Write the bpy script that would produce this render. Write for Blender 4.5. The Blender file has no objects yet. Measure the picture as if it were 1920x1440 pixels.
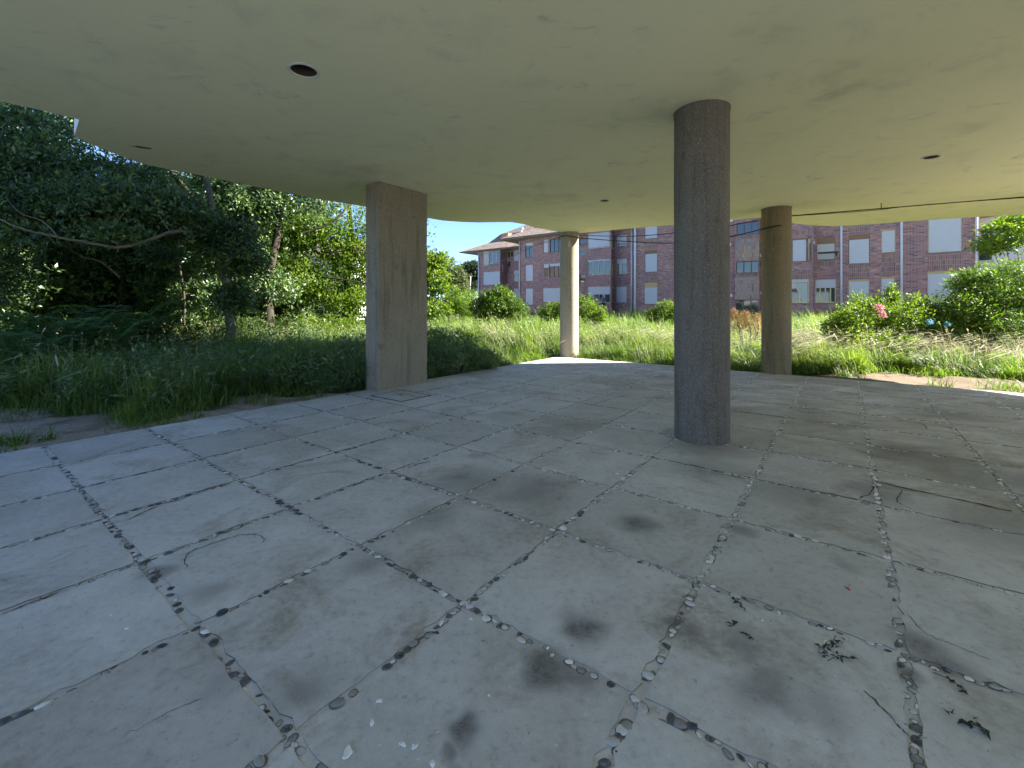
import bpy, bmesh, math, random
import numpy as np
from mathutils import Vector, Matrix
random.seed(7); RNG = np.random.default_rng(11)
S = bpy.context.scene; C = S.collection
PI = math.pi

# ------------------------------------------------------------------ camera, sky, sun, exposure
FPX, CX, HY, EYE = 829.0, 960.0, 575.0, 1.35        # focal length and horizon of the photograph (1920 px wide)
cam = bpy.data.cameras.new('camera'); cam_o = bpy.data.objects.new('camera', cam); C.objects.link(cam_o)
cam.sensor_width = 36; cam.lens = FPX/1920*36; cam.shift_y = -(720-HY)/1920
cam.clip_start = 0.05; cam.clip_end = 3000
cam_o.location = (0, 0, EYE); cam_o.rotation_euler = (PI/2, 0, 0)
S.camera = cam_o

SUN_EL, SUN_AZ = 33.0, 4.0            # degrees; azimuth counted from +X towards +Y
w = bpy.data.worlds.new('World'); S.world = w; w.use_nodes = True
nt = w.node_tree; nt.nodes.clear()
sky = nt.nodes.new('ShaderNodeTexSky'); sky.sky_type = 'NISHITA'; sky.sun_disc = False
sky.sun_elevation = math.radians(SUN_EL); sky.sun_rotation = math.radians(90-SUN_AZ)
sky.altitude = 50; sky.air_density = 0.7; sky.dust_density = 0.0; sky.ozone_density = 4.5
bg = nt.nodes.new('ShaderNodeBackground'); bg.inputs[1].default_value = 0.062
ow = nt.nodes.new('ShaderNodeOutputWorld')
nt.links.new(sky.outputs[0], bg.inputs[0]); nt.links.new(bg.outputs[0], ow.inputs[0])
sl = bpy.data.lights.new('sun', 'SUN'); sl.energy = 5.0; sl.angle = math.radians(0.53); sl.color = (1.0, 0.94, 0.84)
so = bpy.data.objects.new('sun', sl); C.objects.link(so)
e, a = math.radians(SUN_EL), math.radians(SUN_AZ)
SUND = Vector((math.cos(e)*math.cos(a), math.cos(e)*math.sin(a), math.sin(e)))
so.rotation_euler = SUND.to_track_quat('Z', 'Y').to_euler()
so.location = SUND*60
V = S.view_settings
S.display_settings.display_device = 'sRGB'
V.view_transform = 'Standard'; V.look = 'None'; V.exposure = 2.58; V.gamma = 1; V.use_curve_mapping = False
S.cycles.diffuse_bounces = 6; S.cycles.max_bounces = 10; S.cycles.transparent_max_bounces = 8

# ------------------------------------------------------------------ frames of reference
TH = math.radians(37); CA, SA = math.cos(TH), math.sin(TH)
def W(u, v): return (u*CA+v*SA, -u*SA+v*CA)                 # paving axes (u, v) -> world
def UV(X, Y): return (X*CA-Y*SA, X*SA+Y*CA)
def G(px, py, z=0.0):                                        # photograph pixel on a level at height z -> world
    Y = (EYE-z)*FPX/(py-HY); return ((px-CX)/FPX*Y, Y)
def P(px, py, Y): return ((px-CX)/FPX*Y, Y, EYE+(HY-py)/FPX*Y)
def on_wall(px, v):                                          # pixel column -> (u, depth) on a wall at constant v
    t = (px-CX)/FPX; Y = v/(SA*t+CA); return Y*(CA*t-SA), Y

# ------------------------------------------------------------------ material helpers
class NT:
    def __init__(s, name):
        s.m = bpy.data.materials.new(name); s.m.use_nodes = True; s.t = s.m.node_tree
        s.t.nodes.clear(); s.out = s.n('ShaderNodeOutputMaterial')
    def n(s, typ, **kw):
        x = s.t.nodes.new(typ)
        for k, v in kw.items():
            if k.startswith('i_'):
                key = k[2:]; key = int(key) if key.isdigit() else key.replace('_', ' ')
                s.set(x.inputs[key], v)
            else: setattr(x, k, v)
        return x
    def set(s, inp, v):
        if isinstance(v, bpy.types.NodeSocket): s.t.links.new(v, inp)
        elif isinstance(v, (tuple, list)) and len(v) == 3 and inp.type == 'RGBA': inp.default_value = (*v, 1)
        else: inp.default_value = v
    def noise(s, vec, scale, detail=4, rough=.55, dist=0.0):
        x = s.n('ShaderNodeTexNoise'); s.set(x.inputs['Vector'], vec)
        x.inputs['Scale'].default_value = scale; x.inputs['Detail'].default_value = detail
        x.inputs['Roughness'].default_value = rough; x.inputs['Distortion'].default_value = dist
        return x.outputs['Fac']
    def ramp(s, fac, *stops):
        x = s.n('ShaderNodeValToRGB'); s.set(x.inputs[0], fac); el = x.color_ramp.elements
        while len(el) < len(stops): el.new(.5)
        for k, (p, c) in enumerate(stops):
            el[k].position = p; el[k].color = (c, c, c, 1) if isinstance(c, (int, float)) else (*c, 1)
        return x.outputs[0]
    def mix(s, fac, a, b, mode='MIX'):
        x = s.n('ShaderNodeMix', data_type='RGBA', blend_type=mode)
        s.set(x.inputs[0], fac); s.set(x.inputs[6], a); s.set(x.inputs[7], b); return x.outputs[2]
    def math(s, op, a, b=0.0, clamp=False):
        x = s.n('ShaderNodeMath', operation=op, use_clamp=clamp); s.set(x.inputs[0], a); s.set(x.inputs[1], b); return x.outputs[0]
    def mapping(s, vec, scale=(1, 1, 1), rot=(0, 0, 0)):
        x = s.n('ShaderNodeMapping'); s.set(x.inputs[0], vec); x.inputs['Scale'].default_value = scale
        x.inputs['Rotation'].default_value = rot; return x.outputs[0]
    def bump(s, h, strength=.3, dist=.01, normal=None):
        x = s.n('ShaderNodeBump'); s.set(x.inputs['Height'], h); x.inputs['Strength'].default_value = strength
        x.inputs['Distance'].default_value = dist
        if normal is not None: s.set(x.inputs['Normal'], normal)
        return x.outputs[0]
    def bsdf(s, col, rough=.8, spec=.3, normal=None, metal=0.0):
        b = s.n('ShaderNodeBsdfPrincipled'); s.set(b.inputs['Base Color'], col); s.set(b.inputs['Roughness'], rough)
        b.inputs['Specular IOR Level'].default_value = spec; b.inputs['Metallic'].default_value = metal
        if normal is not None: s.set(b.inputs['Normal'], normal)
        s.t.links.new(b.outputs[0], s.out.inputs[0]); return b
    def pos(s): return s.n('ShaderNodeNewGeometry').outputs['Position']
    def obj(s): return s.n('ShaderNodeTexCoord').outputs['Object']
    def island(s): return s.n('ShaderNodeNewGeometry').outputs['Random Per Island']
    def orand(s): return s.n('ShaderNodeObjectInfo').outputs['Random']

def plain(name, col, rough=.7, spec=.3, metal=0.0, var=.12, scale=14):
    t = NT(name); f = t.noise(t.obj(), scale, 4)
    t.bsdf(t.mix(f, tuple(c*(1-var) for c in col), tuple(min(1, c*(1+var)) for c in col)), rough, spec, None, metal); return t.m

def leafy(name, dark, mid, light, trans=.35, rough=.5, spec=.3, tcol=None):
    t = NT(name); r = t.island()
    big = t.noise(t.pos(), 1.3, 5, .65)
    f = t.math('ADD', t.math('MULTIPLY', r, .7), t.math('MULTIPLY', t.math('SUBTRACT', big, .40), 1.5), True)
    col = t.ramp(f, (.05, dark), (.5, mid), (.93, light))
    b = t.bsdf(col, rough, spec)
    tr = t.n('ShaderNodeBsdfTranslucent')
    tcol = tcol or (1.3, 1.45, .5)
    t.set(tr.inputs[0], t.mix(1.0, col, tcol, 'MULTIPLY'))
    ms = t.n('ShaderNodeMixShader'); ms.inputs[0].default_value = trans
    t.t.links.new(b.outputs[0], ms.inputs[1]); t.t.links.new(tr.outputs[0], ms.inputs[2])
    t.t.links.new(ms.outputs[0], t.out.inputs[0]); return t.m

# concrete of the paving: grain, wear, soft brown dirt and a set of soot-dark spots of their own shape
SPOTS = [(1090, 1180, .13, .85), (1030, 1253, .13, .75), (1068, 1262, .09, .6), (1190, 980, .17, .75), (690, 1058, .15, .45), (875, 1372, .085, .8),
         (1440, 1292, .17, .55), (1540, 1330, .14, .38), (570, 1290, .16, .42), (390, 1110, .13, .40), (1395, 998, .09, .45),
         (1590, 1060, .09, .35), (1720, 1210, .13, .7), (1770, 1240, .10, .6), (1700, 1262, .06, .7), (1700, 850, .45, .5), (1640, 925, .28, .45),
         (1860, 900, .5, .45), (1390, 1210, .11, .4), (870, 900, .38, .42), (1000, 925, .36, .40), (1020, 905, .16, .45), (1330, 880, .42, .3),
         (800, 970, .25, .35), (290, 1075, .10, .55), (1320, 838, .5, .38), (1750, 770, .7, .3), (1500, 930, .4, .33), (845, 1418, .05, .6),
         (1090, 800, .3, .25), (960, 780, .35, .2), (420, 1280, .12, .25), (1300, 1190, .07, .5), (1265, 1165, .06, .55), (1880, 1000, .5, .3)]
def concrete_floor(name, tint=1.0, spots=True, rnd=True):
    t = NT(name); p = t.pos()
    n1 = t.noise(p, .55, 5, .6); n2 = t.noise(p, 3.2, 6, .62, .4); n3 = t.noise(p, 26, 5, .65); n4 = t.noise(p, 170, 3, .6)
    base = t.mix(t.ramp(n2, (.3, 0.0), (.72, 1.0)), (.455*tint, .458*tint, .458*tint), (.64*tint, .645*tint, .645*tint))
    base = t.mix(t.math('MULTIPLY', t.ramp(n1, (.50, 0.0), (.68, 1.0)), .7), base, (.30, .265, .205))          # broad earthy soiling
    nb = t.noise(p, 1.7, 6, .66, .8)
    base = t.mix(t.math('MULTIPLY', t.ramp(nb, (.53, 0.0), (.66, 1.0)), .6), base, (.235, .20, .145))
    base = t.mix(t.math('MULTIPLY', t.ramp(n3, (.45, 0.0), (.75, 1.0)), .5), base, (.70, .70, .69))
    base = t.mix(t.math('MULTIPLY', t.ramp(n3, (.28, 1.0), (.43, 0.0)), .55), base, (.22, .205, .185))
    base = t.mix(t.math('MULTIPLY', t.ramp(n4, (.3, 1.0), (.42, 0.0)), .38), base, (.2, .195, .19))
    # the far right side lies under years of trodden-in brown earth
    sp_ = t.n('ShaderNodeSeparateXYZ'); t.set(sp_.inputs[0], p); mx = t.n('ShaderNodeMapRange', interpolation_type='SMOOTHSTEP'); t.set(mx.inputs[0], t.math('ADD', sp_.outputs[0], t.math('MULTIPLY', sp_.outputs[1], .35)))
    mx.inputs[1].default_value = 2.0; mx.inputs[2].default_value = 5.5; mx.inputs[3].default_value = 0; mx.inputs[4].default_value = .62
    base = t.mix(t.math('MULTIPLY', mx.outputs[0], t.ramp(t.noise(t.mapping(p, (1, 1.6, 1), (0, 0, .65)), 1.3, 6, .68, .6), (.33, .1), (.62, 1.0))), base, (.20, .168, .115))
    # thin scratches swept across the slabs
    sc = t.noise(t.mapping(p, (1.2, 26, 1), (0, 0, .5)), 2.0, 4, .7)
    base = t.mix(t.math('MULTIPLY', t.ramp(sc, (.62, 0.0), (.72, 1.0)), .22), base, (.66, .66, .66))
    if rnd:                                                   # each slab was cast with its own tone
        base = t.mix(t.math('MULTIPLY', t.math('SUBTRACT', t.orand(), .45), .42, True), base, (.24, .215, .175))
        base = t.mix(t.math('MULTIPLY', t.math('SUBTRACT', .4, t.orand()), .35, True), base, (.66, .66, .66))
    spk = t.noise(p, 48, 2, .5); base = t.mix(t.math('MULTIPLY', t.ramp(spk, (.70, 0.0), (.76, 1.0)), .55), base, (.78, .78, .77))
    spd = t.noise(p, 31, 3, .6); base = t.mix(t.math('MULTIPLY', t.ramp(spd, (.27, 1.0), (.33, 0.0)), .6), base, (.17, .155, .14))
    if spots:
        wob = t.n('ShaderNodeTexNoise'); t.set(wob.inputs['Vector'], p); wob.inputs['Scale'].default_value = 5; wob.inputs['Detail'].default_value = 5
        off = t.n('ShaderNodeVectorMath', operation='MULTIPLY_ADD'); t.set(off.inputs[0], wob.outputs['Color'])
        off.inputs[1].default_value = (.22, .22, 0); t.set(off.inputs[2], p)
        tot = None
        for (px, py, r, s) in SPOTS:
            X, Y = G(px, py)
            d = t.n('ShaderNodeVectorMath', operation='DISTANCE'); t.set(d.inputs[0], off.outputs[0]); d.inputs[1].default_value = (X+.11, Y+.11, 0)
            mr = t.n('ShaderNodeMapRange', interpolation_type='SMOOTHERSTEP'); t.set(mr.inputs[0], d.outputs['Value'])
            mr.inputs[1].default_value = r*1.3; mr.inputs[2].default_value = r*.0; mr.inputs[3].default_value = 0; mr.inputs[4].default_value = min(.97, s*1.2)
            tot = mr.outputs[0] if tot is None else t.math('MAXIMUM', tot, mr.outputs[0])
        gr = t.math('MULTIPLY', t.ramp(n3, (.28, .6), (.62, 1.0)), t.ramp(n4, (.35, .7), (.6, 1.0)))
        base = t.mix(t.math('MULTIPLY', tot, gr), base, (.05, .044, .037))
    h = t.math('ADD', t.math('MULTIPLY', n3, .6), t.math('ADD', t.math('MULTIPLY', n4, .25), t.math('MULTIPLY', n2, .8)))
    t.bsdf(base, t.ramp(n2, (.3, .62), (.7, .82)), .32, t.bump(h, .35, .006)); return t.m

def pillar_concrete(name, a, b, stain=(.10, .085, .06)):
    t = NT(name); p = t.pos()
    n1 = t.noise(p, 2.2, 5, .6); n3 = t.noise(p, 60, 4, .7); st = t.noise(t.mapping(p, (7, 7, .55)), 1.6, 5, .65)
    sp = t.noise(p, 130, 2, .5)
    col = t.mix(n1, a, b)
    col = t.mix(t.math('MULTIPLY', t.ramp(st, (.5, 0.0), (.7, 1.0)), .55), col, stain)
    col = t.mix(t.math('MULTIPLY', t.ramp(n3, (.36, 1.0), (.48, 0.0)), .55), col, (.07, .062, .055))
    col = t.mix(t.math('MULTIPLY', t.ramp(sp, (.60, 0.0), (.70, 1.0)), .5), col, (.58, .55, .5))
    blot = t.noise(p, 5.5, 5, .7, .6)
    col = t.mix(t.math('MULTIPLY', t.ramp(blot, (.58, 0.0), (.70, 1.0)), .4), col, stain)
    t.bsdf(col, .9, .2, t.bump(t.math('ADD', n3, t.math('MULTIPLY', sp, .5)), .6, .008)); return t.m

def ceiling_paint():
    t = NT('ceiling_paint'); p = t.pos()
    n1 = t.noise(p, .45, 5, .6); n2 = t.noise(p, 2.4, 6, .62, .5); n3 = t.noise(p, 22, 5, .7)
    st = t.noise(t.mapping(p, (1, 3.2, 1), (0, 0, .65)), 1.6, 6, .7, 1.2)
    col = t.mix(n1, (.69, .67, .44), (.79, .77, .53))
    col = t.mix(t.math('MULTIPLY', t.ramp(n2, (.54, 0.0), (.70, 1.0)), .30), col, (.46, .45, .37))
    col = t.mix(t.math('MULTIPLY', t.ramp(st, (.61, 0.0), (.70, 1.0)), .34), col, (.40, .385, .31))
    col = t.mix(t.math('MULTIPLY', t.ramp(n3, (.62, 0.0), (.8, 1.0)), .10), col, (.85, .83, .75))
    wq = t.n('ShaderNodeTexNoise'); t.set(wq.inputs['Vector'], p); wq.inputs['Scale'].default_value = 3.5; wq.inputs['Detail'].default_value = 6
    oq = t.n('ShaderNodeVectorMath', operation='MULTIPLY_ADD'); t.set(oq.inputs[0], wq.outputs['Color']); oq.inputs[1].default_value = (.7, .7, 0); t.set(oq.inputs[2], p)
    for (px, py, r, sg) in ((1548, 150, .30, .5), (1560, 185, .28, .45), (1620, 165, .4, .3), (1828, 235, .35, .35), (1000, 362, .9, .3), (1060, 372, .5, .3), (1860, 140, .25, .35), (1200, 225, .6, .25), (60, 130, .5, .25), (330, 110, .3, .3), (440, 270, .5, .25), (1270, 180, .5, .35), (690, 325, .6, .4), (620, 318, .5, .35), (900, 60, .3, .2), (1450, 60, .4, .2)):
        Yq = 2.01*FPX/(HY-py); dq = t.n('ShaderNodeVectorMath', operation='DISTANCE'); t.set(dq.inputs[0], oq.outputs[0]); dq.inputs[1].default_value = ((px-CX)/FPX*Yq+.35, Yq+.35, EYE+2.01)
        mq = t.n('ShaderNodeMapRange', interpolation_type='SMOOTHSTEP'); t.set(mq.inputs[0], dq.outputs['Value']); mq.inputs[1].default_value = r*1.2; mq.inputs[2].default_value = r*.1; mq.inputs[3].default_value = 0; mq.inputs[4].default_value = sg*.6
        col = t.mix(t.math('MULTIPLY', mq.outputs[0], t.ramp(n2, (.38, .15), (.58, 1.0))), col, (.27, .26, .20))  # dark smears; at the column tops part soot, part painted contact shade
    # hairline cracks in the paint
    ck = t.n('ShaderNodeTexVoronoi', feature='DISTANCE_TO_EDGE'); wv = t.n('ShaderNodeTexNoise'); t.set(wv.inputs['Vector'], p); wv.inputs['Scale'].default_value = 1.6; wv.inputs['Detail'].default_value = 5
    ma = t.n('ShaderNodeVectorMath', operation='MULTIPLY_ADD'); t.set(ma.inputs[0], wv.outputs['Color']); ma.inputs[1].default_value = (1.2, 1.2, 0); t.set(ma.inputs[2], p)
    t.set(ck.inputs['Vector'], ma.outputs[0]); ck.inputs['Scale'].default_value = .42
    crack = t.math('MULTIPLY', t.ramp(ck.outputs['Distance'], (.0, 1.0), (.006, 0.0)), t.ramp(n2, (.52, 0.0), (.62, 1.0)))
    col = t.mix(t.math('MULTIPLY', crack, .45), col, (.3, .29, .24))
    h = t.math('ADD', t.math('MULTIPLY', n2, 1.0), t.math('MULTIPLY', n3, .22))
    t.bsdf(col, .75, .2, t.bump(h, .22, .02)); return t.m

def brick_wall(name, bw=.29, bh=.085, soldier=False, tones=None):
    t = NT(name); o = t.obj(); sx = t.n('ShaderNodeSeparateXYZ'); t.set(sx.inputs[0], o)
    al = t.math('ADD', sx.outputs[0], sx.outputs[1]); cx = t.n('ShaderNodeCombineXYZ')
    if soldier: t.set(cx.inputs[0], sx.outputs[2]); t.set(cx.inputs[1], al)
    else: t.set(cx.inputs[0], al); t.set(cx.inputs[1], sx.outputs[2])
    b = t.n('ShaderNodeTexBrick'); t.set(b.inputs['Vector'], cx.outputs[0])
    b.offset = 0.0 if soldier else .5
    b.inputs['Scale'].default_value = 1; b.inputs['Brick Width'].default_value = bw; b.inputs['Row Height'].default_value = bh
    b.inputs['Mortar Size'].default_value = .009; b.inputs['Mortar Smooth'].default_value = .2
    b.inputs['Color1'].default_value = (0, 0, 0, 1); b.inputs['Color2'].default_value = (1, 1, 1, 1); b.inputs['Mortar'].default_value = (.5, .5, .5, 1)
    tones = tones or ((.13, .085, .125), (.37, .16, .15), (.52, .23, .165), (.41, .18, .175), (.62, .36, .26))
    col = t.ramp(b.outputs['Color'], (.0, tones[0]), (.3, tones[1]), (.55, tones[2]), (.8, tones[3]), (1.0, tones[4]))
    big = t.noise(o, .9, 4); col = t.mix(t.ramp(big, (.35, 0.0), (.7, .45)), col, (.18, .11, .165))
    col = t.mix(t.math('MULTIPLY', t.noise(o, 25, 3), .25), col, (.18, .12, .10))
    col = t.mix(b.outputs['Fac'], col, (.40, .36, .33))
    t.bsdf(col, .85, .25, t.bump(t.math('SUBTRACT', 1.0, b.outputs['Fac']), .6, .01)); return t.m

def tile_panel(name, cols):
    t = NT(name); o = t.obj(); sx = t.n('ShaderNodeSeparateXYZ'); t.set(sx.inputs[0], o); cx = t.n('ShaderNodeCombineXYZ')
    t.set(cx.inputs[0], sx.outputs[0]); t.set(cx.inputs[1], sx.outputs[2])
    b = t.n('ShaderNodeTexBrick'); t.set(b.inputs['Vector'], cx.outputs[0]); b.offset = 0
    b.inputs['Scale'].default_value = 1; b.inputs['Brick Width'].default_value = .12; b.inputs['Row Height'].default_value = .27
    b.inputs['Mortar Size'].default_value = .006
    b.inputs['Color1'].default_value = (0, 0, 0, 1); b.inputs['Color2'].default_value = (1, 1, 1, 1)
    col = t.ramp(b.outputs['Color'], *[(k/(len(cols)-1), c) for k, c in enumerate(cols)])
    col = t.mix(b.outputs['Fac'], col, (.22, .18, .16)); t.bsdf(col, .6, .35); return t.m

def roof_tiles():
    t = NT('roof_tiles'); o = t.obj(); b = t.n('ShaderNodeTexBrick'); t.set(b.inputs['Vector'], o)
    b.inputs['Scale'].default_value = 1; b.inputs['Brick Width'].default_value = .28; b.inputs['Row Height'].default_value = .36
    b.inputs['Mortar Size'].default_value = .02; b.inputs['Color1'].default_value = (0, 0, 0, 1); b.inputs['Color2'].default_value = (1, 1, 1, 1)
    col = t.ramp(b.outputs['Color'], (0, (.15, .115, .095)), (.5, (.25, .19, .155)), (1, (.33, .265, .22)))
    col = t.mix(t.ramp(t.noise(o, .6, 5), (.4, 0.0), (.7, .6)), col, (.24, .19, .165))
    col = t.mix(b.outputs['Fac'], col, (.10, .075, .06)); t.bsdf(col, .85, .2, t.bump(b.outputs['Fac'], -.6, .03)); return t.m

def shutter_mat(name, col):
    t = NT(name); o = t.obj(); sx = t.n('ShaderNodeSeparateXYZ'); t.set(sx.inputs[0], o)
    s = t.math('FRACT', t.math('MULTIPLY', sx.outputs[2], 18.0)); line = t.ramp(s, (.0, 1.0), (.16, 0.0))
    c = t.mix(t.noise(o, 3, 3), tuple(k*.9 for k in col), col); c = t.mix(t.math('MULTIPLY', line, .3), c, tuple(k*.55 for k in col))
    t.bsdf(c, .5, .4, t.bump(line, -.5, .01)); return t.m

def ground_mat():
    t = NT('ground_earth'); p = t.pos()
    at = t.n('ShaderNodeAttribute', attribute_name='bare').outputs['Fac']
    n2 = t.noise(p, 2.2, 6, .65, .4); n3 = t.noise(p, 17, 6, .7); n4 = t.noise(p, 90, 4, .7)
    sand = t.mix(t.ramp(n3, (.35, 0.0), (.7, 1.0)), (.31, .262, .205), (.50, .445, .37))
    sand = t.mix(t.math('MULTIPLY', t.ramp(n2, (.48, 0.0), (.62, 1.0)), .75), sand, (.185, .15, .115))
    sand = t.mix(t.math('MULTIPLY', t.ramp(n4, (.32, 1.0), (.44, 0.0)), .7), sand, (.10, .085, .065))
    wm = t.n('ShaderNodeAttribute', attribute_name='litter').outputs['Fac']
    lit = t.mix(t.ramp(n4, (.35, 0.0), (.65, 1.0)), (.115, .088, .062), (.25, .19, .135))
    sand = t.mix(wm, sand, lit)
    gr = t.mix(n2, (.045, .055, .02), (.085, .085, .035))
    col = t.mix(at, gr, sand)
    t.bsdf(col, .95, .15, t.bump(t.math('ADD', n3, t.math('MULTIPLY', n4, .5)), .9, .03)); return t.m

def pebble_mat(name, a, b):
    t = NT(name); r = t.orand(); i = t.island(); f = t.math('FRACT', t.math('ADD', r, i))
    n = t.noise(t.pos(), 60, 4); c = t.mix(f, a, b); c = t.mix(t.math('MULTIPLY', t.ramp(n, (.5, 0.0), (.7, 1.0)), .35), c, (.45, .44, .42))
    t.bsdf(c, .5, .4, t.bump(n, .2, .004)); return t.m

M = {}
M['slab'] = concrete_floor('paving_concrete'); M['mortar'] = concrete_floor('joint_mortar', 1.06, rnd=False)
M['grime_shade'] = plain('joint_grime_shade', (.17, .152, .13), .95, .1, var=.4, scale=40)
M['edge'] = plain('slab_edge', (.30, .285, .26), .95, .1, var=.3, scale=30)
M['crack'] = plain('crack_dirt', (.11, .085, .06), .95, .1, var=.5, scale=25)
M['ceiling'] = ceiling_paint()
M['render'] = plain('white_render', (.74, .73, .70), .85, .2, var=.06, scale=3)
M['pillar'] = pillar_concrete('pillar_concrete', (.215, .18, .135), (.32, .275, .21), (.085, .068, .045))
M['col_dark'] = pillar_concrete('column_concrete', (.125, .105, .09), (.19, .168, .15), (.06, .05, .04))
M['col_warm'] = pillar_concrete('column_concrete_sunlit', (.33, .285, .225), (.45, .39, .31), (.16, .125, .075))  # paler copy of the column concrete, toned for the column in sun
M['col_brown'] = pillar_concrete('column_concrete_shaded', (.18, .14, .085), (.26, .21, .135), (.085, .064, .038))  # darker copy, the shade on the cable-side column put into its colour
M['brick'] = brick_wall('brown_brick'); M['soldier'] = brick_wall('soldier_brick', .29, .095, True, ((.19, .10, .10), (.32, .16, .13), (.40, .20, .15), (.26, .13, .12), (.44, .25, .19)))
M['tiles_a'] = tile_panel('coloured_tiles', [(.20, .19, .22), (.40, .30, .17), (.36, .20, .13), (.17, .17, .22), (.45, .34, .22), (.30, .20, .17), (.42, .24, .14)])
M['tiles_b'] = tile_panel('pink_tiles', [(.22, .15, .13), (.36, .26, .22), (.38, .28, .23), (.34, .24, .20), (.40, .30, .25), (.36, .27, .22)])
M['roof'] = roof_tiles()
M['eave'] = plain('eave_board', (.42, .38, .32)); M['gutter'] = plain('dark_gutter', (.07, .065, .065), .5)
M['pipe'] = plain('pale_pipe', (.62, .63, .66), .45, .4)
M['shut_white'] = shutter_mat('white_shutter', (.52, .53, .56)); M['shut_cream'] = shutter_mat('cream_shutter', (.50, .48, .42))
M['f_cream'] = plain('cream_frame', (.62, .55, .30), .5); M['f_white'] = plain('white_frame', (.75, .75, .74), .5)
M['f_brown'] = plain('brown_frame', (.17, .10, .07), .5); M['f_green'] = plain('dark_green_frame', (.06, .08, .06), .5)
M['box_brown'] = plain('shutter_box_brown', (.24, .14, .08), .6); M['box_tan'] = plain('shutter_box_tan', (.50, .38, .17), .6)
tg = NT('window_glass'); tg.bsdf((.035, .045, .05), .04, .9); M['glass'] = tg.m
M['curtain'] = plain('curtain', (.45, .50, .46), .8)
M['iron'] = plain('dark_iron', (.03, .03, .035), .5); M['cable'] = plain('black_cable', (.012, .012, .012), .5)
M['steel'] = plain('fitting_ring', (.55, .54, .49), .5, .4); M['rust'] = plain('rusty_socket', (.055, .042, .03), .9)
M['bark'] = plain('bark', (.14, .115, .08), .9, .1, var=.45, scale=9); M['bark_dark'] = plain('dark_bark', (.05, .042, .032), .9, .1, var=.5, scale=7)
M['ground'] = ground_mat()
M['peb_d'] = pebble_mat('dark_pebble', (.03, .04, .058), (.10, .115, .14)); M['peb_l'] = pebble_mat('pale_pebble', (.44, .445, .45), (.84, .83, .82))
M['peb_m'] = pebble_mat('grey_pebble', (.22, .22, .23), (.42, .41, .39))
M['grass'] = leafy('grass_blades', (.05, .10, .024), (.115, .185, .04), (.23, .275, .09), .45, .5, .3, (1.35, 1.5, .45))
M['grass_shade'] = M['grass']
M['seed'] = leafy('grass_seed_heads', (.30, .28, .17), (.46, .42, .28), (.62, .58, .44), .3, .7, .15, (1.1, 1.1, .9))
M['lf_dark'] = leafy('laurel_leaves', (.024, .052, .022), (.062, .115, .042), (.17, .235, .065), .28, .42, .45)
M['lf_under'] = leafy('undergrowth_leaves', (.02, .04, .012), (.045, .08, .02), (.09, .13, .03), .35, .5, .25)
M['lf_lime'] = leafy('lime_leaves', (.055, .11, .012), (.105, .18, .02), (.18, .25, .04), .52, .45, .3, (1.4, 1.4, .4))
M['lf_shrub'] = leafy('shrub_leaves', (.03, .065, .010), (.075, .135, .018), (.16, .225, .035), .38, .5, .25)
M['lf_olive'] = leafy('olive_leaves', (.05, .07, .03), (.09, .115, .05), (.14, .165, .08), .35, .5, .25)
M['lf_pine'] = leafy('pine_needles', (.03, .05, .03), (.05, .075, .045), (.07, .10, .06), .2, .6, .2)
M['lf_weed'] = leafy('weed_leaves', (.075, .13, .06), (.135, .205, .09), (.23, .29, .15), .35, .5, .3)
M['lf_fern'] = leafy('fern_fronds', (.06, .13, .045), (.10, .20, .07), (.17, .27, .10), .4, .45, .3)
M['lf_dry'] = leafy('dry_stems', (.16, .09, .05), (.28, .18, .09), (.36, .27, .13), .3, .7, .2, (1.2, 1.0, .7))
M['petal_pink'] = leafy('pink_petals', (.58, .25, .30), (.68, .36, .40), (.72, .48, .46), .35, .5, .3, (1, .8, .8))
M['petal_blue'] = leafy('blue_petals', (.12, .32, .42), (.18, .42, .50), (.26, .5, .55), .35, .5, .3, (.9, 1, 1))
M['skin'] = plain('skin', (.48, .30, .22), .6); M['hair'] = plain('grey_hair', (.42, .40, .38), .8); M['shirt'] = plain('blue_shirt', (.02, .22, .42), .8); M['trouser'] = plain('dark_trousers', (.03, .035, .05), .8)
M['white_paint'] = plain('white_paint_flake', (.78, .78, .76), .7); M['red'] = plain('red_petal', (.55, .02, .06), .6); M['litter'] = plain('dried_leaf', (.05, .06, .04), .9, var=.5, scale=60)
M['house_white'] = plain('pale_house_render', (.70, .70, .70), .8, .2, var=.05, scale=2)

# ------------------------------------------------------------------ object helpers
def tag(o, label=None, cat=None, group=None, kind=None):
    if label: o['label'] = label
    if cat: o['category'] = cat
    if group: o['group'] = group
    if kind: o['kind'] = kind
    return o
def empty(name, loc=(0, 0, 0), rz=0.0, **k):
    o = bpy.data.objects.new(name, None); C.objects.link(o); o.location = loc; o.rotation_euler = (0, 0, rz)
    o.empty_display_size = .2; return tag(o, **k)
def link(name, me, mat=None, parent=None, **k):
    o = bpy.data.objects.new(name, me); C.objects.link(o)
    if mat is not None and not me.materials: me.materials.append(mat)
    if parent is not None: o.parent = parent
    return tag(o, **k)
def np_mesh(name, verts, tris, mat=None):
    me = bpy.data.meshes.new(name); verts = np.asarray(verts, np.float32); tris = np.asarray(tris, np.int32)
    me.vertices.add(len(verts)); me.vertices.foreach_set('co', verts.ravel())
    k = tris.shape[1]; me.loops.add(tris.size); me.loops.foreach_set('vertex_index', tris.ravel())
    me.polygons.add(len(tris)); me.polygons.foreach_set('loop_start', np.arange(0, tris.size, k, dtype=np.int32))
    try: me.polygons.foreach_set('loop_total', np.full(len(tris), k, np.int32))
    except Exception: pass
    me.update(calc_edges=True)
    if mat: me.materials.append(mat)
    return me
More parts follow.
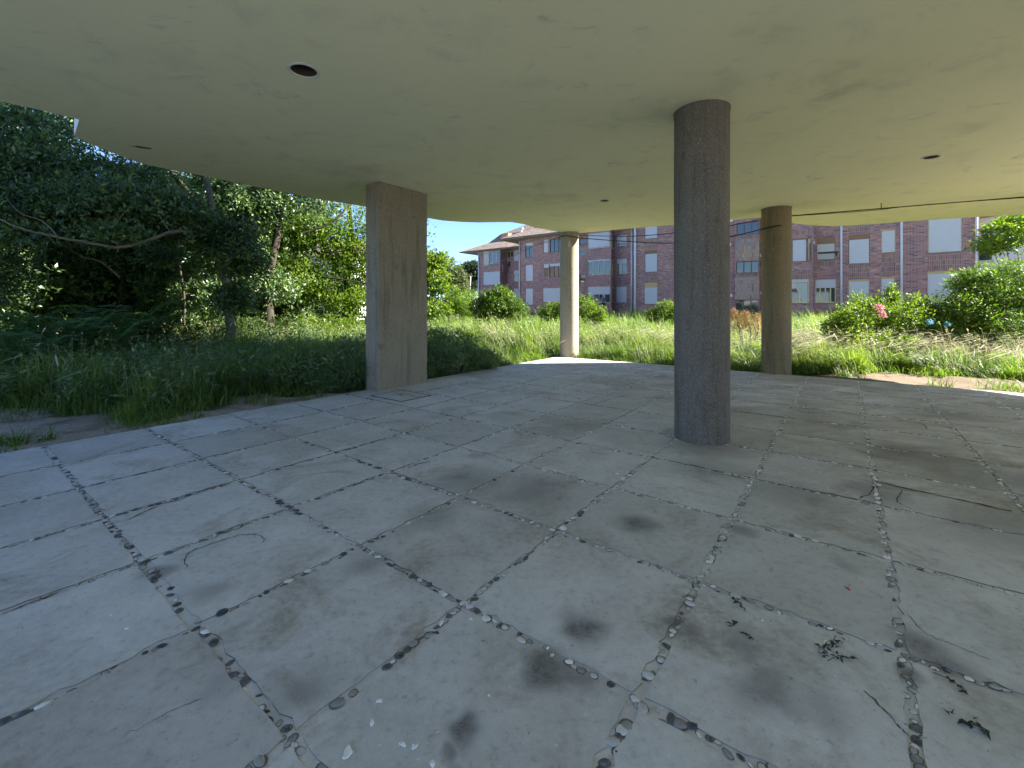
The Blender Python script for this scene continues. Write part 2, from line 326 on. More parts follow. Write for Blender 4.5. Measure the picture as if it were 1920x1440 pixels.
def bm_mesh(name, bm, mat=None, smooth=False):
    me = bpy.data.meshes.new(name); bm.normal_update(); bm.to_mesh(me); bm.free()
    if smooth:
        for p in me.polygons: p.use_smooth = True
    if mat: me.materials.append(mat)
    return me
def box(bm, x0, x1, y0, y1, z0, z1, bev=0.0):
    vs = [bm.verts.new(c) for c in ((x0, y0, z0), (x1, y0, z0), (x1, y1, z0), (x0, y1, z0), (x0, y0, z1), (x1, y0, z1), (x1, y1, z1), (x0, y1, z1))]
    fs = [bm.faces.new([vs[i] for i in q]) for q in ((3, 2, 1, 0), (4, 5, 6, 7), (0, 1, 5, 4), (1, 2, 6, 5), (2, 3, 7, 6), (3, 0, 4, 7))]
    if bev:
        es = {e for f in fs for e in f.edges}
        bmesh.ops.bevel(bm, geom=list(es), offset=bev, segments=2, affect='EDGES', profile=.6)
def boxes_obj(name, bl, mat, parent=None, bev=0.0, **k):
    bm = bmesh.new()
    for b in bl: box(bm, *b, bev=bev)
    return link(name, bm_mesh(name, bm, mat), None, parent, **k)
def tube(bm, pts, rad, n=8, cap=True):
    pts = [Vector(p) for p in pts]; rings = []
    rad = rad if isinstance(rad, (list, tuple)) else [rad]*len(pts)
    x = None
    for i, p in enumerate(pts):
        d = (pts[min(i+1, len(pts)-1)]-pts[max(i-1, 0)]).normalized()
        if x is None: x = d.orthogonal()
        x = (x-d*x.dot(d)).normalized(); y = d.cross(x)
        rings.append([bm.verts.new(p+(x*math.cos(2*PI*k/n)+y*math.sin(2*PI*k/n))*rad[i]) for k in range(n)])
    for a, b in zip(rings, rings[1:]):
        for k in range(n): bm.faces.new((a[k], a[(k+1) % n], b[(k+1) % n], b[k]))
    if cap:
        bm.faces.new(rings[0][::-1]); bm.faces.new(rings[-1])
def tube_obj(name, paths, rad, mat, parent=None, n=8, **k):
    bm = bmesh.new()
    for p in paths: tube(bm, p, rad, n)
    bmesh.ops.recalc_face_normals(bm, faces=bm.faces)
    return link(name, bm_mesh(name, bm, mat, True), None, parent, **k)
def spline(pts, n=10):
    pts = [np.array(p, float) for p in pts]; out = []
    for i in range(len(pts)-1):
        p0, p1, p2, p3 = pts[max(i-1, 0)], pts[i], pts[i+1], pts[min(i+2, len(pts)-1)]
        for t in np.linspace(0, 1, n, endpoint=False):
            out.append(.5*((2*p1)+(p2-p0)*t+(2*p0-5*p1+4*p2-p3)*t*t+(-p0+3*p1-3*p2+p3)*t**3))
    out.append(pts[-1]); return [tuple(p) for p in out]

# ------------------------------------------------------------------ terrain
U0, V1 = -6.2, 10.3                     # left and far edge of the paved floor
U1, V0 = 9.0, -9.0
def sstep(x, a, b):
    t = np.clip((np.asarray(x, float)-a)/(b-a), 0, 1); return t*t*(3-2*t)
def vnoise(x, y, seed=0, f=1.0):
    x = np.asarray(x, float)*f; y = np.asarray(y, float)*f
    xi = np.floor(x).astype(np.int64); yi = np.floor(y).astype(np.int64); fx = x-xi; fy = y-yi
    fx = fx*fx*(3-2*fx); fy = fy*fy*(3-2*fy)
    def hsh(i, j):
        h = (i*374761393+j*668265263+seed*1442695041) & 0xffffffff
        h = ((h ^ (h >> 13))*1274126177) & 0xffffffff
        return ((h ^ (h >> 16)) & 0xffff)/65535.0
    return (hsh(xi, yi)*(1-fx)+hsh(xi+1, yi)*fx)*(1-fy)+(hsh(xi, yi+1)*(1-fx)+hsh(xi+1, yi+1)*fx)*fy
def bare(X, Y):                         # 1 on bare earth beside the floor, 0 under growth
    u, v = UV(np.asarray(X, float), np.asarray(Y, float))
    wl = np.interp(v, [-9, .2, .8, 1.2, 1.8, 2.2, 2.75, 3.5, 4.1, 4.5, 12], [2.4, 2.4, 2.1, 1.5, .75, .9, 1.25, .85, .3, .05, .05])
    wr = np.interp(u, [-7, -5.4, -4.8, -2, -.6, .0, .5, 2.2, 3, 9], [.05, .15, .35, .22, .25, .45, 1.7, 1.9, 1.6, 1.6])
    j = (vnoise(X, Y, 3, 2.3)-.5)*.9+(vnoise(X, Y, 5, 6)-.5)*.5
    dl = U0-u; dr = v-V1
    bl = np.where(dl > -.3, sstep(wl+j*np.minimum(1, wl)-dl, -.12, .18), 0)*(v < V1)
    br = np.where(dr > -.3, sstep(wr+j*np.minimum(.6, wr)-dr, -.12, .18), 0)
    return np.maximum(bl, br)
def gh(X, Y):
    X = np.asarray(X, float); Y = np.asarray(Y, float)
    u, v = UV(X, Y)
    z = .62*sstep(v, 14, 40)-.035
    d = np.maximum(np.maximum(U0-u, v-V1), 0)
    z = z+(vnoise(X, Y, 1, .7)-.5)*.16*sstep(d, .3, 3)+(vnoise(X, Y, 2, 3.2)-.42)*.06*sstep(d, .05, .7)+(vnoise(X, Y, 9, 9)-.5)*.028*sstep(d, .02, .3)
    inside = (u > U0+.12) & (v < V1-.12) & (u < U1-.12) & (v > V0+.12)
    return np.where(inside, -.25, z)
xs = np.concatenate([np.linspace(-900, -60, 12), np.linspace(-55, -19, 14), np.arange(-18, 20, .14), np.linspace(20.5, 60, 14), np.linspace(75, 900, 12)])
ys = np.concatenate([np.linspace(-300, -14, 10), np.arange(-12, 2, .5), np.arange(2, 18, .14), np.linspace(18.3, 60, 50), np.linspace(70, 1500, 18)])
XX, YY = np.meshgrid(xs, ys); ZZ = gh(XX, YY); nx, ny = len(xs), len(ys)
idx = np.arange(nx*ny).reshape(ny, nx)
q = np.stack([idx[:-1, :-1], idx[:-1, 1:], idx[1:, 1:], idx[1:, :-1]], -1).reshape(-1, 4)
me = np_mesh('ground', np.stack([XX, YY, ZZ], -1).reshape(-1, 3), q, M['ground'])
at = me.attributes.new('bare', 'FLOAT', 'POINT'); at.data.foreach_set('value', bare(XX, YY).ravel().astype(np.float32))
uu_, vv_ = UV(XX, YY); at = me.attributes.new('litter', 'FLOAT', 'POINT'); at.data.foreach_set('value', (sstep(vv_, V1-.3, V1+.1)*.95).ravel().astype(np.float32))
for p in me.polygons: p.use_smooth = True
link('ground', me, kind='structure')

# ------------------------------------------------------------------ raised building overhead
ZC = EYE+2.01
OUT = [(1.5, -2.6), (-.6, -2.3), (-2.3, -1.2), (-3.9, .3), (-5.2, 1.6), (-5.75, 2.7), (-5.65, 3.5), (-5.01, 4.33), (-4.86, 4.48), (-4.65, 4.75), (-5.17, 5.22), (-5.2, 5.5), (-5.23, 5.95), (-5.17, 6.27), (-5.03, 6.47),
       (-4.80, 6.72), (-4.54, 7.06), (-4.2, 7.54), (-3.58, 8.29), (-3.07, 8.77), (-2.5, 9.38), (-2.0, 9.95), (-1.6, 10.33), (-1.2, 10.49), (-.8, 10.56), (-.4, 10.52), (-.04, 10.5), (.26, 10.75), (.6, 11.2),
       (1.1, 11.75), (1.5, 12.02), (1.85, 12.05), (2.25, 11.85), (3.22, 11.26), (4.06, 10.84), (5.04, 10.25), (5.56, 9.98), (5.9, 10.1), (6.7, 10.62), (7.42, 10.92), (8.0, 11.05), (8.3, 11.0), (8.75, 10.76), (9.24, 10.5),
       (9.7, 10.24), (10.22, 10.02), (11.12, 9.6), (12.0, 8.7), (12.8, 7.3), (13.3, 5.5), (13.4, 3), (12.6, -1.0), (11.5, -2.6)]  # unseen edges behind the camera are cut back to let light in
LIGHTS = [(-1.77, 3.76, .105), (5.62, 5.93, .085), (1.75, 8.37, .075)]
bld = empty('raised_building', (0, 0, ZC), label='pale building raised on columns, its smooth cream underside roofing the terrace', cat='building')
bm = bmesh.new()
def loop(pts, z): 
    vs = [bm.verts.new((x, y, z)) for x, y in pts]
    return vs, [bm.edges.new((vs[i], vs[(i+1) % len(vs)])) for i in range(len(vs))]
ov, oe = loop(OUT, 0); allE = list(oe); holes = []
for (x, y, r) in LIGHTS:
    hv, he = loop([(x+r*math.cos(2*PI*k/24), y+r*math.sin(2*PI*k/24)) for k in range(24)], 0); allE += he; holes.append(hv)
bmesh.ops.triangle_fill(bm, use_beauty=True, use_dissolve=False, edges=allE)
for f in bm.faces:
    if f.normal.z > 0: f.normal_flip()
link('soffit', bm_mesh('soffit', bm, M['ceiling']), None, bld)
bm = bmesh.new()
top = 7.3; n = len(OUT)
lo = [bm.verts.new((x, y, .0)) for x, y in OUT]; hi = [bm.verts.new((x, y, top)) for x, y in OUT]
for i in range(n): bm.faces.new((lo[i], lo[(i+1) % n], hi[(i+1) % n], hi[i]))
bmesh.ops.triangle_fill(bm, use_beauty=True, edges=[bm.edges.get((hi[i], hi[(i+1) % n])) for i in range(n)])
bmesh.ops.recalc_face_normals(bm, faces=bm.faces)
link('outer_wall', bm_mesh('outer_wall', bm, M['render']), None, bld)
# unseen block behind the camera, added to keep the right side dark
bm = bmesh.new(); box(bm, 3.2, 9.5, -2.5, -.7, -.2-ZC, -.002)
link('unseen_shade_block', bm_mesh('unseen_shade_block', bm, M['render']), None, bld)
# peeled paint patches under the edge
def blob(px, py, sx, sy, rot, z, n=14, jit=.35, seed=0):
    r = random.Random(seed); pts = []
    for k in range(n):
        a_ = 2*PI*k/n; q_ = 1+r.uniform(-jit, jit)
        x, y = sx*q_*math.cos(a_), sy*q_*math.sin(a_)
        pts.append((px+x*math.cos(rot)-y*math.sin(rot), py+x*math.sin(rot)+y*math.cos(rot), z))
    return pts
bm = bmesh.new(); bm.faces.new([bm.verts.new(p) for p in blob(-4.67, 5.57, .12, .035, .5, -.0035, seed=3)][::-1])
link('peeled_patch', bm_mesh('peeled_patch', bm, M['rust']), None, bld)

def ceiling_fitting(x, y, r, label):
    o = empty('recessed_light', (x, y, ZC), label=label, cat='ceiling light', group='empty recessed light fittings')
    bm = bmesh.new(); N = 24                                             # ring
    prof = [(r*.99, .0), (r*1.0, -.008), (r*1.1, -.012), (r*1.22, -.008), (r*1.25, -.001)]
    rings = [[bm.verts.new((q_*math.cos(2*PI*k/N), q_*math.sin(2*PI*k/N), z)) for k in range(N)] for q_, z in prof]
    for A_, B_ in zip(rings, rings[1:]):
        for k in range(N): bm.faces.new((A_[k], A_[(k+1) % N], B_[(k+1) % N], B_[k]))
    link('ring', bm_mesh('ring', bm, M['steel'], True), None, o)
    bm = bmesh.new()
    rings = [[bm.verts.new((q_*math.cos(2*PI*k/N), q_*math.sin(2*PI*k/N), z)) for k in range(N)] for q_, z in ((r*.99, .0), (r*.97, .15))]
    for k in range(N): bm.faces.new((rings[0][k], rings[1][k], rings[1][(k+1) % N], rings[0][(k+1) % N]))
    bm.faces.new(rings[1])
    link('socket', bm_mesh('socket', bm, M['rust']), None, o)
ceiling_fitting(*LIGHTS[0], 'large empty recessed light hole in the ceiling ahead of the square pillar')
ceiling_fitting(*LIGHTS[1], 'dark recessed light in the ceiling above the right of the floor')
ceiling_fitting(*LIGHTS[2], 'small recessed light in the ceiling between the far and the near round columns')

# ------------------------------------------------------------------ pillars
def rough_cyl(r, z0, z1, seed, n=40, m=40):
    bm = bmesh.new(); rr = np.random.default_rng(seed); rings = []
    for j in range(m+1):
        z = z0+(z1-z0)*j/m; ring = []
        for k in range(n):
            a_ = 2*PI*k/n; d = 1+.006*math.sin(3*a_+z*1.7+seed)+rr.normal(0, .0022)+(.011 if k in (seed*3 % n, (seed*3+n//2) % n) else 0)+(.006 if j in (m//2, m//2+1) else 0)-(.02*rr.random() if j in (0, 1, m) and rr.random() < .3 else 0)
            ring.append(bm.verts.new((r*d*math.cos(a_), r*d*math.sin(a_), z)))
        rings.append(ring)
    for A_, B_ in zip(rings, rings[1:]):
        for k in range(n): bm.faces.new((A_[k], A_[(k+1) % n], B_[(k+1) % n], B_[k]))
    return bm
def column(x, y, r, mat, seed, label):
    o = link('round_column', bm_mesh('round_column', rough_cyl(r, -.03, ZC-.001, seed), mat, True), label=label, cat='column', group='round concrete columns', kind='thing'); o.location = (x, y, 0)
    bm = bmesh.new(); rr = random.Random(seed); N = 36                       # broken mortar collar where it meets the ceiling
    low = [bm.verts.new((r*1.012*math.cos(2*PI*k/N), r*1.012*math.sin(2*PI*k/N), ZC-.02-rr.random()*.03)) for k in range(N)]
    hi_ = [bm.verts.new((r*1.03*math.cos(2*PI*k/N), r*1.03*math.sin(2*PI*k/N), ZC-.003)) for k in range(N)]
    for k in range(N): bm.faces.new((low[k], low[(k+1) % N], hi_[(k+1) % N], hi_[k]))
    link('mortar_collar', bm_mesh('mortar_collar', bm, mat, True), None, o)
    return o
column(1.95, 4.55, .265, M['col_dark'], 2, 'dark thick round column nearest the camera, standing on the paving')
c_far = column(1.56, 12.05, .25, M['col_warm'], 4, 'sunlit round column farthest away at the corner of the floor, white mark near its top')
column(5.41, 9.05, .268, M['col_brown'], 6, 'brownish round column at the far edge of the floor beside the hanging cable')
# white painted mark on the far column
def wrap(r, pts):        # pts (angle offset m, z) on the cylinder, facing the camera
    base = math.atan2(-12.05, -1.56)
    return [(r*math.cos(base+s/r), r*math.sin(base+s/r), z) for s, z in pts]
bm = bmesh.new()
zz = P(0, 459, 11.8)[2]
for poly in ([(-.03, zz-.06), (.03, zz-.06), (.035, zz), (.012, zz+.09), (0, zz+.15), (-.012, zz+.09), (-.035, zz)], [(-.10, zz-.12), (.10, zz-.115), (.10, zz-.098), (-.10, zz-.10)]):
    bm.faces.new([bm.verts.new(p) for p in wrap(.2545, poly)])
bmesh.ops.recalc_face_normals(bm, faces=bm.faces)
link('painted_mark', bm_mesh('painted_mark', bm, M['steel']), None, c_far)

pu, pv = UV(-2.1275, 7.083)
bm = bmesh.new(); box(bm, 0, .36, 0, 1.02, -.03, ZC-.001, bev=.012)
bmesh.ops.subdivide_edges(bm, edges=[e_ for e_ in bm.edges if e_.calc_length() > .3], cuts=14, use_grid_fill=True)
rr = np.random.default_rng(5)
for v_ in bm.verts: v_.co += Vector(rr.normal(0, .0022, 3))
sq = link('square_pillar', bm_mesh('square_pillar', bm, M['pillar']), label='square stained concrete pillar at the left edge of the floor, grass at its foot', cat='pillar', kind='thing')
X, Y = W(pu-.36, pv); sq.location = (X, Y, 0); sq.rotation_euler = (0, 0, -TH)

# ------------------------------------------------------------------ paved floor: slabs and pebbles
UL = [-6.2, -5.35, -4.55, -3.76, -2.97, -2.18, -1.38, -.57, .18, .95, 1.74, 2.53, 3.32, 4.1, 4.9, 5.7, 6.5, 7.3, 8.1, 9.0]
VL = [-1.75, -.93, -.11, .69, 1.47, 2.28, 3.08, 3.9, 4.72, 5.51, 6.3, 7.1, 7.9, 8.7, 9.5, 10.3]
floor = boxes_obj('paved_floor', [(U0, U1, V0, V1, -.4, -.004)], M['mortar'], kind='structure'); floor.rotation_euler = (0, 0, -TH)
def in_view(X, Y, mrg=3.0): return Y > -.2 and abs(X) < Y*1.17+mrg
rs = random.Random(21)
for i in range(len(UL)-1):
    for j in range(len(VL)-1):
        u0, u1, v0, v1 = UL[i], UL[i+1], VL[j], VL[j+1]
        X, Y = W((u0+u1)/2, (v0+v1)/2)
        if not in_view(X, Y): continue
        g = .024
        e0 = 0 if i == 0 else g*rs.uniform(.6, 1.1); e1 = g*rs.uniform(.6, 1.1); f0 = g*rs.uniform(.6, 1.1); f1 = 0 if j == len(VL)-2 else g*rs.uniform(.6, 1.1)
        bm = bmesh.new(); N = 16; hw, hd = (u1-u0)/2, (v1-v0)/2
        pts = []
        cs = [(-hw+e0, -hd+f0), (hw-e1, -hd+f0), (hw-e1, hd-f1), (-hw+e0, hd-f1)]
        for k in range(4):
            (ax, ay), (bx, by) = cs[k], cs[(k+1) % 4]
            for s in range(N):
                t_ = s/N; wob = .006 if 0 < s < N else .003
                pts.append((ax+(bx-ax)*t_+rs.gauss(0, wob), ay+(by-ay)*t_+rs.gauss(0, wob)))
        dz = rs.uniform(-.0012, .0016)
        topf = [bm.verts.new((x, y, dz)) for x, y in pts]; low = [bm.verts.new((x, y, -.02)) for x, y in pts]
        bm.faces.new(topf); L = len(pts)
        for A_, B_ in ((low, topf),):
            for k in range(L): bm.faces.new((A_[k], A_[(k+1) % L], B_[(k+1) % L], B_[k]))
        dirty = [rs.random() < .55 for _ in range(4)]
        bm.faces.ensure_lookup_table()
        for k in range(L): bm.faces[1+k].material_index = 1 if dirty[k//N] and rs.random() < .85 else 2
        me = bm_mesh('paving_slab', bm, M['slab']); me.materials.append(M['grime_shade']); me.materials.append(M['edge'])
        o = link('paving_slab', me, None, floor); o.location = ((u0+u1)/2, (v0+v1)/2, 0)
# pebble shapes
def pebble(seed, mat):
    r = random.Random(seed); bm = bmesh.new(); bmesh.ops.create_icosphere(bm, subdivisions=2, radius=1); bmesh.ops.delete(bm, geom=[v_ for v_ in bm.verts if v_.co.z < -.2], context='VERTS')
    ax = [Vector((r.gauss(0, 1), r.gauss(0, 1), r.gauss(0, .4))).normalized() for _ in range(5)]; am = [r.uniform(-.38, .26) for _ in ax]
    for v_ in bm.verts:
        d = v_.co.normalized(); s = 1+sum(m_*max(0, d.dot(x_))**2 for m_, x_ in zip(am, ax))+r.gauss(0, .05); v_.co = d*s
        v_.co.z = v_.co.z*.42 if v_.co.z > 0 else v_.co.z*.3
    m0 = len(bm.faces); N = 14                               # flat dark ring: dirt and painted shade of the gap round the stone
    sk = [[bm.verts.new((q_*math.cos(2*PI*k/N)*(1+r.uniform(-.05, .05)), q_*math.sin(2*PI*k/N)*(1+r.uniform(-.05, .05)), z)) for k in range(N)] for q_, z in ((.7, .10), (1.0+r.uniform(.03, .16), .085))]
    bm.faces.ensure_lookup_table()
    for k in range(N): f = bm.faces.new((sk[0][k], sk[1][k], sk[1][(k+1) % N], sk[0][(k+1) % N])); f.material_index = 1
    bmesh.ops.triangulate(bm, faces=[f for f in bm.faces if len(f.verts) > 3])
    me = bm_mesh('pebble', bm, mat, True); me.materials.append(M['grime_shade']); return me
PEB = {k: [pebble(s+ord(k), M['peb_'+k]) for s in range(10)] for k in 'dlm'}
plist = []
def pebble_line(axis, c, a0, a1):
    s = a0
    while s < a1:
        s += rs.uniform(.020, .042)
        u, v = (c, s) if axis == 'u' else (s, c)
        X, Y = W(u, v)
        if not in_view(X, Y, .4) or Y > 10.5: continue
        f = float(vnoise(u*1.0, v*1.0, 31, 1.3))
        if rs.random() > .38+1.1*f: continue
        left = float(sstep(-X*.6+(3.6-Y)*.35, -.5, 1.3))               # more dark stones to the near left, paler ones further in
        r = rs.random()
        k = 'd' if r < .05+.45*left else ('l' if r < (.72 if Y < 3.2 else .9) else 'm')
        jit = rs.gauss(0, .010)
        uu, vv = (u+jit, v) if axis == 'u' else (u, v+jit)
        L = rs.choice((.011, .013, .016, .018, .02, .024)); wd = rs.uniform(.5, .95)
        ang = rs.gauss(0, .45)+(PI/2 if (axis == 'u') else 0)
        if rs.random() < .3: ang += PI/2
        plist.append((Y, k, rs.randrange(10), uu, vv, L, wd, ang))
for c in UL[1:]: pebble_line('u', c, VL[0], V1)
for c in VL[:-1]: pebble_line('v', c, U0, 6.2)
plist.sort(key=lambda p: p[0]/p[5]*0+p[0])
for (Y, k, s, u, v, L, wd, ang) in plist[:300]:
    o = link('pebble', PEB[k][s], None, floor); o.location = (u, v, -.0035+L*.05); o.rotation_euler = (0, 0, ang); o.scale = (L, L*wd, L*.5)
vb, fb, mi, off = [], [], [], 0
for (Y, k, s, u, v, L, wd, ang) in plist[300:]:
    me = PEB[k][s]; co = np.empty(len(me.vertices)*3, np.float32); me.vertices.foreach_get('co', co); co = co.reshape(-1, 3)*[L, L*wd, L*.5]
    c_, s_ = math.cos(ang), math.sin(ang)
    co = np.stack([co[:, 0]*c_-co[:, 1]*s_+u, co[:, 0]*s_+co[:, 1]*c_+v, co[:, 2]-.0035+L*.05], -1)
    fi = np.empty(len(me.polygons)*3, np.int32); me.polygons.foreach_get('vertices', fi)
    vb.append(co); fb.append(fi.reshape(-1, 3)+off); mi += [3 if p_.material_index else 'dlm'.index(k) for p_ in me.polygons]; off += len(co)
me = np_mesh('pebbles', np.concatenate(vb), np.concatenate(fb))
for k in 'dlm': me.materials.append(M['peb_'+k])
me.materials.append(M['grime_shade'])
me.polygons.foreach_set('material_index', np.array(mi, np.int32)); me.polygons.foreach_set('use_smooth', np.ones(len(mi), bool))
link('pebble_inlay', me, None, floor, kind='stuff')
# cracks and worn edges that wander over the slabs
def crack(pts, w0, seed):
    r = random.Random(seed); q_ = spline([(*UV(*G(px, py)), 0) for px, py in pts], 7); bm = bmesh.new(); prev = None
    for k, p in enumerate(q_):
        a_, b_ = q_[max(k-1, 0)], q_[min(k+1, len(q_)-1)]; dx, dy = b_[0]-a_[0], b_[1]-a_[1]; L_ = math.hypot(dx, dy) or 1
        ww = w0*r.uniform(.35, 1.2)*(.25 if k in (0, len(q_)-1) else 1); jx, jy = r.gauss(0, .004), r.gauss(0, .004)
        cur = [bm.verts.new((p[0]+jx-dy/L_*ww/2, p[1]+jy+dx/L_*ww/2, .0030)), bm.verts.new((p[0]+jx+dy/L_*ww/2, p[1]+jy-dx/L_*ww/2, .0030))]
        if prev: bm.faces.new((prev[0], prev[1], cur[1], cur[0]))
        prev = cur
    bmesh.ops.recalc_face_normals(bm, faces=bm.faces)
    for f in bm.faces:
        if f.normal.z < 0: f.normal_flip()
    link('crack', bm_mesh('crack', bm, M['crack']), None, floor)
for k, (pts, w_) in enumerate([([(352, 1065), (347, 1048), (362, 1032), (410, 1016), (450, 1003)], .006), ([(450, 1003), (480, 1003), (496, 1012), (488, 1020)], .006), ([(240, 975), (300, 947), (337, 937), (393, 917), (437, 905)], .012), ([(640, 848), (690, 832), (722, 822)], .010), ([(762, 880), (785, 870), (808, 866)], .012),
     ([(1640, 902), (1680, 912), (1740, 925), (1810, 940), (1900, 960)], .022), ([(1440, 905), (1520, 920), (1600, 935), (1650, 948)], .014), ([(1660, 905), (1690, 918), (1683, 940), (1710, 955)], .008), ([(1610, 935), (1632, 925), (1640, 912)], .01), ([(1500, 765), (1560, 772), (1640, 783), (1720, 793), (1740, 805)], .012), ([(1380, 750), (1430, 756), (1480, 758)], .016), ([(1363, 770), (1420, 777), (1470, 784)], .014),
     ([(1010, 735), (1060, 740), (1090, 750)], .014), ([(1175, 742), (1140, 750), (1110, 760)], .012), ([(1290, 870), (1340, 884), (1400, 900)], .012), ([(1480, 768), (1530, 776)], .014), ([(1622, 1297), (1650, 1325), (1680, 1355), (1700, 1378)], .006), ([(1700, 1150), (1740, 1190), (1800, 1215), (1860, 1240)], .004), ([(0, 1155), (60, 1130), (130, 1105)], .008), ([(230, 1385), (330, 1330), (380, 1310)], .003)]): crack(pts, w_, k)
# access cover beside the square pillar
cu, cv = UV(*G(752, 742))
cov = empty('access_cover', (*W(cu, cv), 0), -TH, label='square concrete access cover with a lifting hole beside the square pillar', cat='access cover')
boxes_obj('cover_plate', [(-.33, .33, -.26, .26, -.01, .010)], M['slab'], cov, bev=.004)
boxes_obj('rim', [(-.36, .36, -.29, -.275, -.01, .007), (-.36, .36, .275, .29, -.01, .007), (-.36, -.345, -.275, .275, -.01, .007), (.345, .36, -.275, .275, -.01, .007)], M['iron'], cov)
bm = bmesh.new(); bm.faces.new([bm.verts.new((.035*math.cos(k*PI/8), .035*math.sin(k*PI/8), .0125)) for k in range(16)])
link('lifting_hole', bm_mesh('lifting_hole', bm, M['iron']), None, cov)

# ------------------------------------------------------------------ apartment building
ab = empty('apartment_building', (0, 0, 0), -TH, label='long stepped brown brick apartment building with pale roller shutters behind the grass', cat='building')
GB = .35; EZ = 9.5
OPEN = {}
def zat(py, Y): return EYE+(HY-py)/FPX*Y
def wall_panel(name, key, u0, u1, v, z0, z1, mat='brick', depth=.16):
    ops = OPEN.get(key, []); us = sorted({u0, u1, *[min(max(x, u0), u1) for o in ops for x in o[:2]]}); zs = sorted({z0, z1, *[min(max(x, z0), z1) for o in ops for x in o[2:]]})
    bm = bmesh.new(); vd = {}
    def vv(x, y, z):
        k = (round(x, 4), round(y, 4), round(z, 4))
        if k not in vd: vd[k] = bm.verts.new((x, y, z))
        return vd[k]
    for a_, b_ in zip(us, us[1:]):
        for c_, d_ in zip(zs, zs[1:]):
            mu, mz = (a_+b_)/2, (c_+d_)/2
            if any(o[0] < mu < o[1] and o[2] < mz < o[3] for o in ops): continue
            bm.faces.new((vv(a_, v, c_), vv(b_, v, c_), vv(b_, v, d_), vv(a_, v, d_)))
    for (a_, b_, c_, d_) in ops:
        f = v+depth
        for q_ in (((a_, v, c_), (a_, v, d_), (a_, f, d_), (a_, f, c_)), ((b_, v, c_), (b_, f, c_), (b_, f, d_), (b_, v, d_)), ((a_, v, d_), (b_, v, d_), (b_, f, d_), (a_, f, d_)), ((a_, v, c_), (a_, f, c_), (b_, f, c_), (b_, v, c_))):
            bm.faces.new([bm.verts.new(p) for p in q_])
    return link(name, bm_mesh(name, bm, M[mat]), None, ab)
WINS = []
def win(key, v, x0, x1, y0, y1, frame='f_cream', shut=1.0, box_=0.0, boxm='box_brown', n=2, shm='shut_white', curtain=False):
    u0, _ = on_wall(x0, v); u1, _ = on_wall(x1, v); _, Y = on_wall((x0+x1)/2, v)
    z1, z0 = zat(y0, Y), zat(y1, Y)
    OPEN.setdefault(key, []).append((u0, u1, z0, z1)); WINS.append((v, u0, u1, z0, z1, frame, shut, box_, boxm, n, shm, curtain))
def build_windows():
    for (v, u0, u1, z0, z1, frame, shut, bx_, boxm, n, shm, curtain) in WINS:
        f = .05; y0, y1 = v+.06, v+.13
        bars = [(u0, u0+f, y0, y1, z0, z1), (u1-f, u1, y0, y1, z0, z1), (u0+f, u1-f, y0, y1, z0, z0+f), (u0+f, u1-f, y0, y1, z1-f, z1)]
        for k in range(1, n):
            x = u0+(u1-u0)*k/n; bars.append((x-.03, x+.03, y0, y1-.004, z0+f, z1-f))
        o = boxes_obj('window', bars, M[frame], ab)
        boxes_obj('pane', [(u0+f*.5, u1-f*.5, v+.10, v+.106, z0+f*.5, z1-f*.5)], M['glass'], o)
        bm = bmesh.new(); box(bm, u0-.04, u1+.04, v-.05, v+.10, z0-.06, z0-.002); link('sill', bm_mesh('sill', bm, M['soldier']), None, o)
        zt = z1
        if bx_ > 0:
            boxes_obj('shutter_box', [(u0+.002, u1-.002, v+.02, v+.055, z1-bx_, z1-.002)], M[boxm], o); zt = z1-bx_
        if shut > 0:
            boxes_obj('shutter', [(u0+.035, u1-.035, v+.03, v+.052, zt-(zt-z0)*shut+.02, zt-.003)], M[shm], o)
        if curtain:
            bm = bmesh.new(); xm = u0+(u1-u0)*.55
            for tri in (((xm, v+.096, z1-.06), (u1-.08, v+.096, z1-.06), (u1-.08, v+.096, z0+.06), (u1-.35, v+.096, z0+.06)),): bm.faces.new([bm.verts.new(p) for p in tri])
            link('curtain', bm_mesh('curtain', bm, M['curtain']), None, o)
VLB, VLB2, VLW, VBAY, VRW, VST, VB2 = 49.2, 50.8, 43.5, 42.6, 35.4, 35.15, 34.75
# far left block
win('lb', VLB, 906, 916.5, 472, 498.5, 'f_cream', 1, 0, shm='shut_cream', n=1)
win('lb', VLB, 917.5, 936.5, 471, 494, 'f_white', 0, n=3)
win('lb', VLB, 906, 937, 509.6, 534, 'f_cream', 1, n=3)
win('lb', VLB, 906, 937, 547, 570, 'f_cream', 1, n=3)
win('lb2', VLB2, 951.5, 962, 471, 482.5, 'f_cream', 0); win('lb2', VLB2, 963.3, 972, 468, 489, 'f_white', 1, n=1)
win('lb2', VLB2, 951.5, 957, 489, 501, 'f_cream', 0, n=1); win('lb2', VLB2, 963, 972, 507, 528, 'f_cream', .35, n=1); win('lb2', VLB2, 963, 972, 541, 560, 'f_cream', 1, n=1)
win('lb2', VLB2, 941.5, 946.5, 472, 494, 'f_brown', 0, n=1); win('lb2', VLB2, 940.5, 946, 509, 536, 'f_white', 0, n=1)
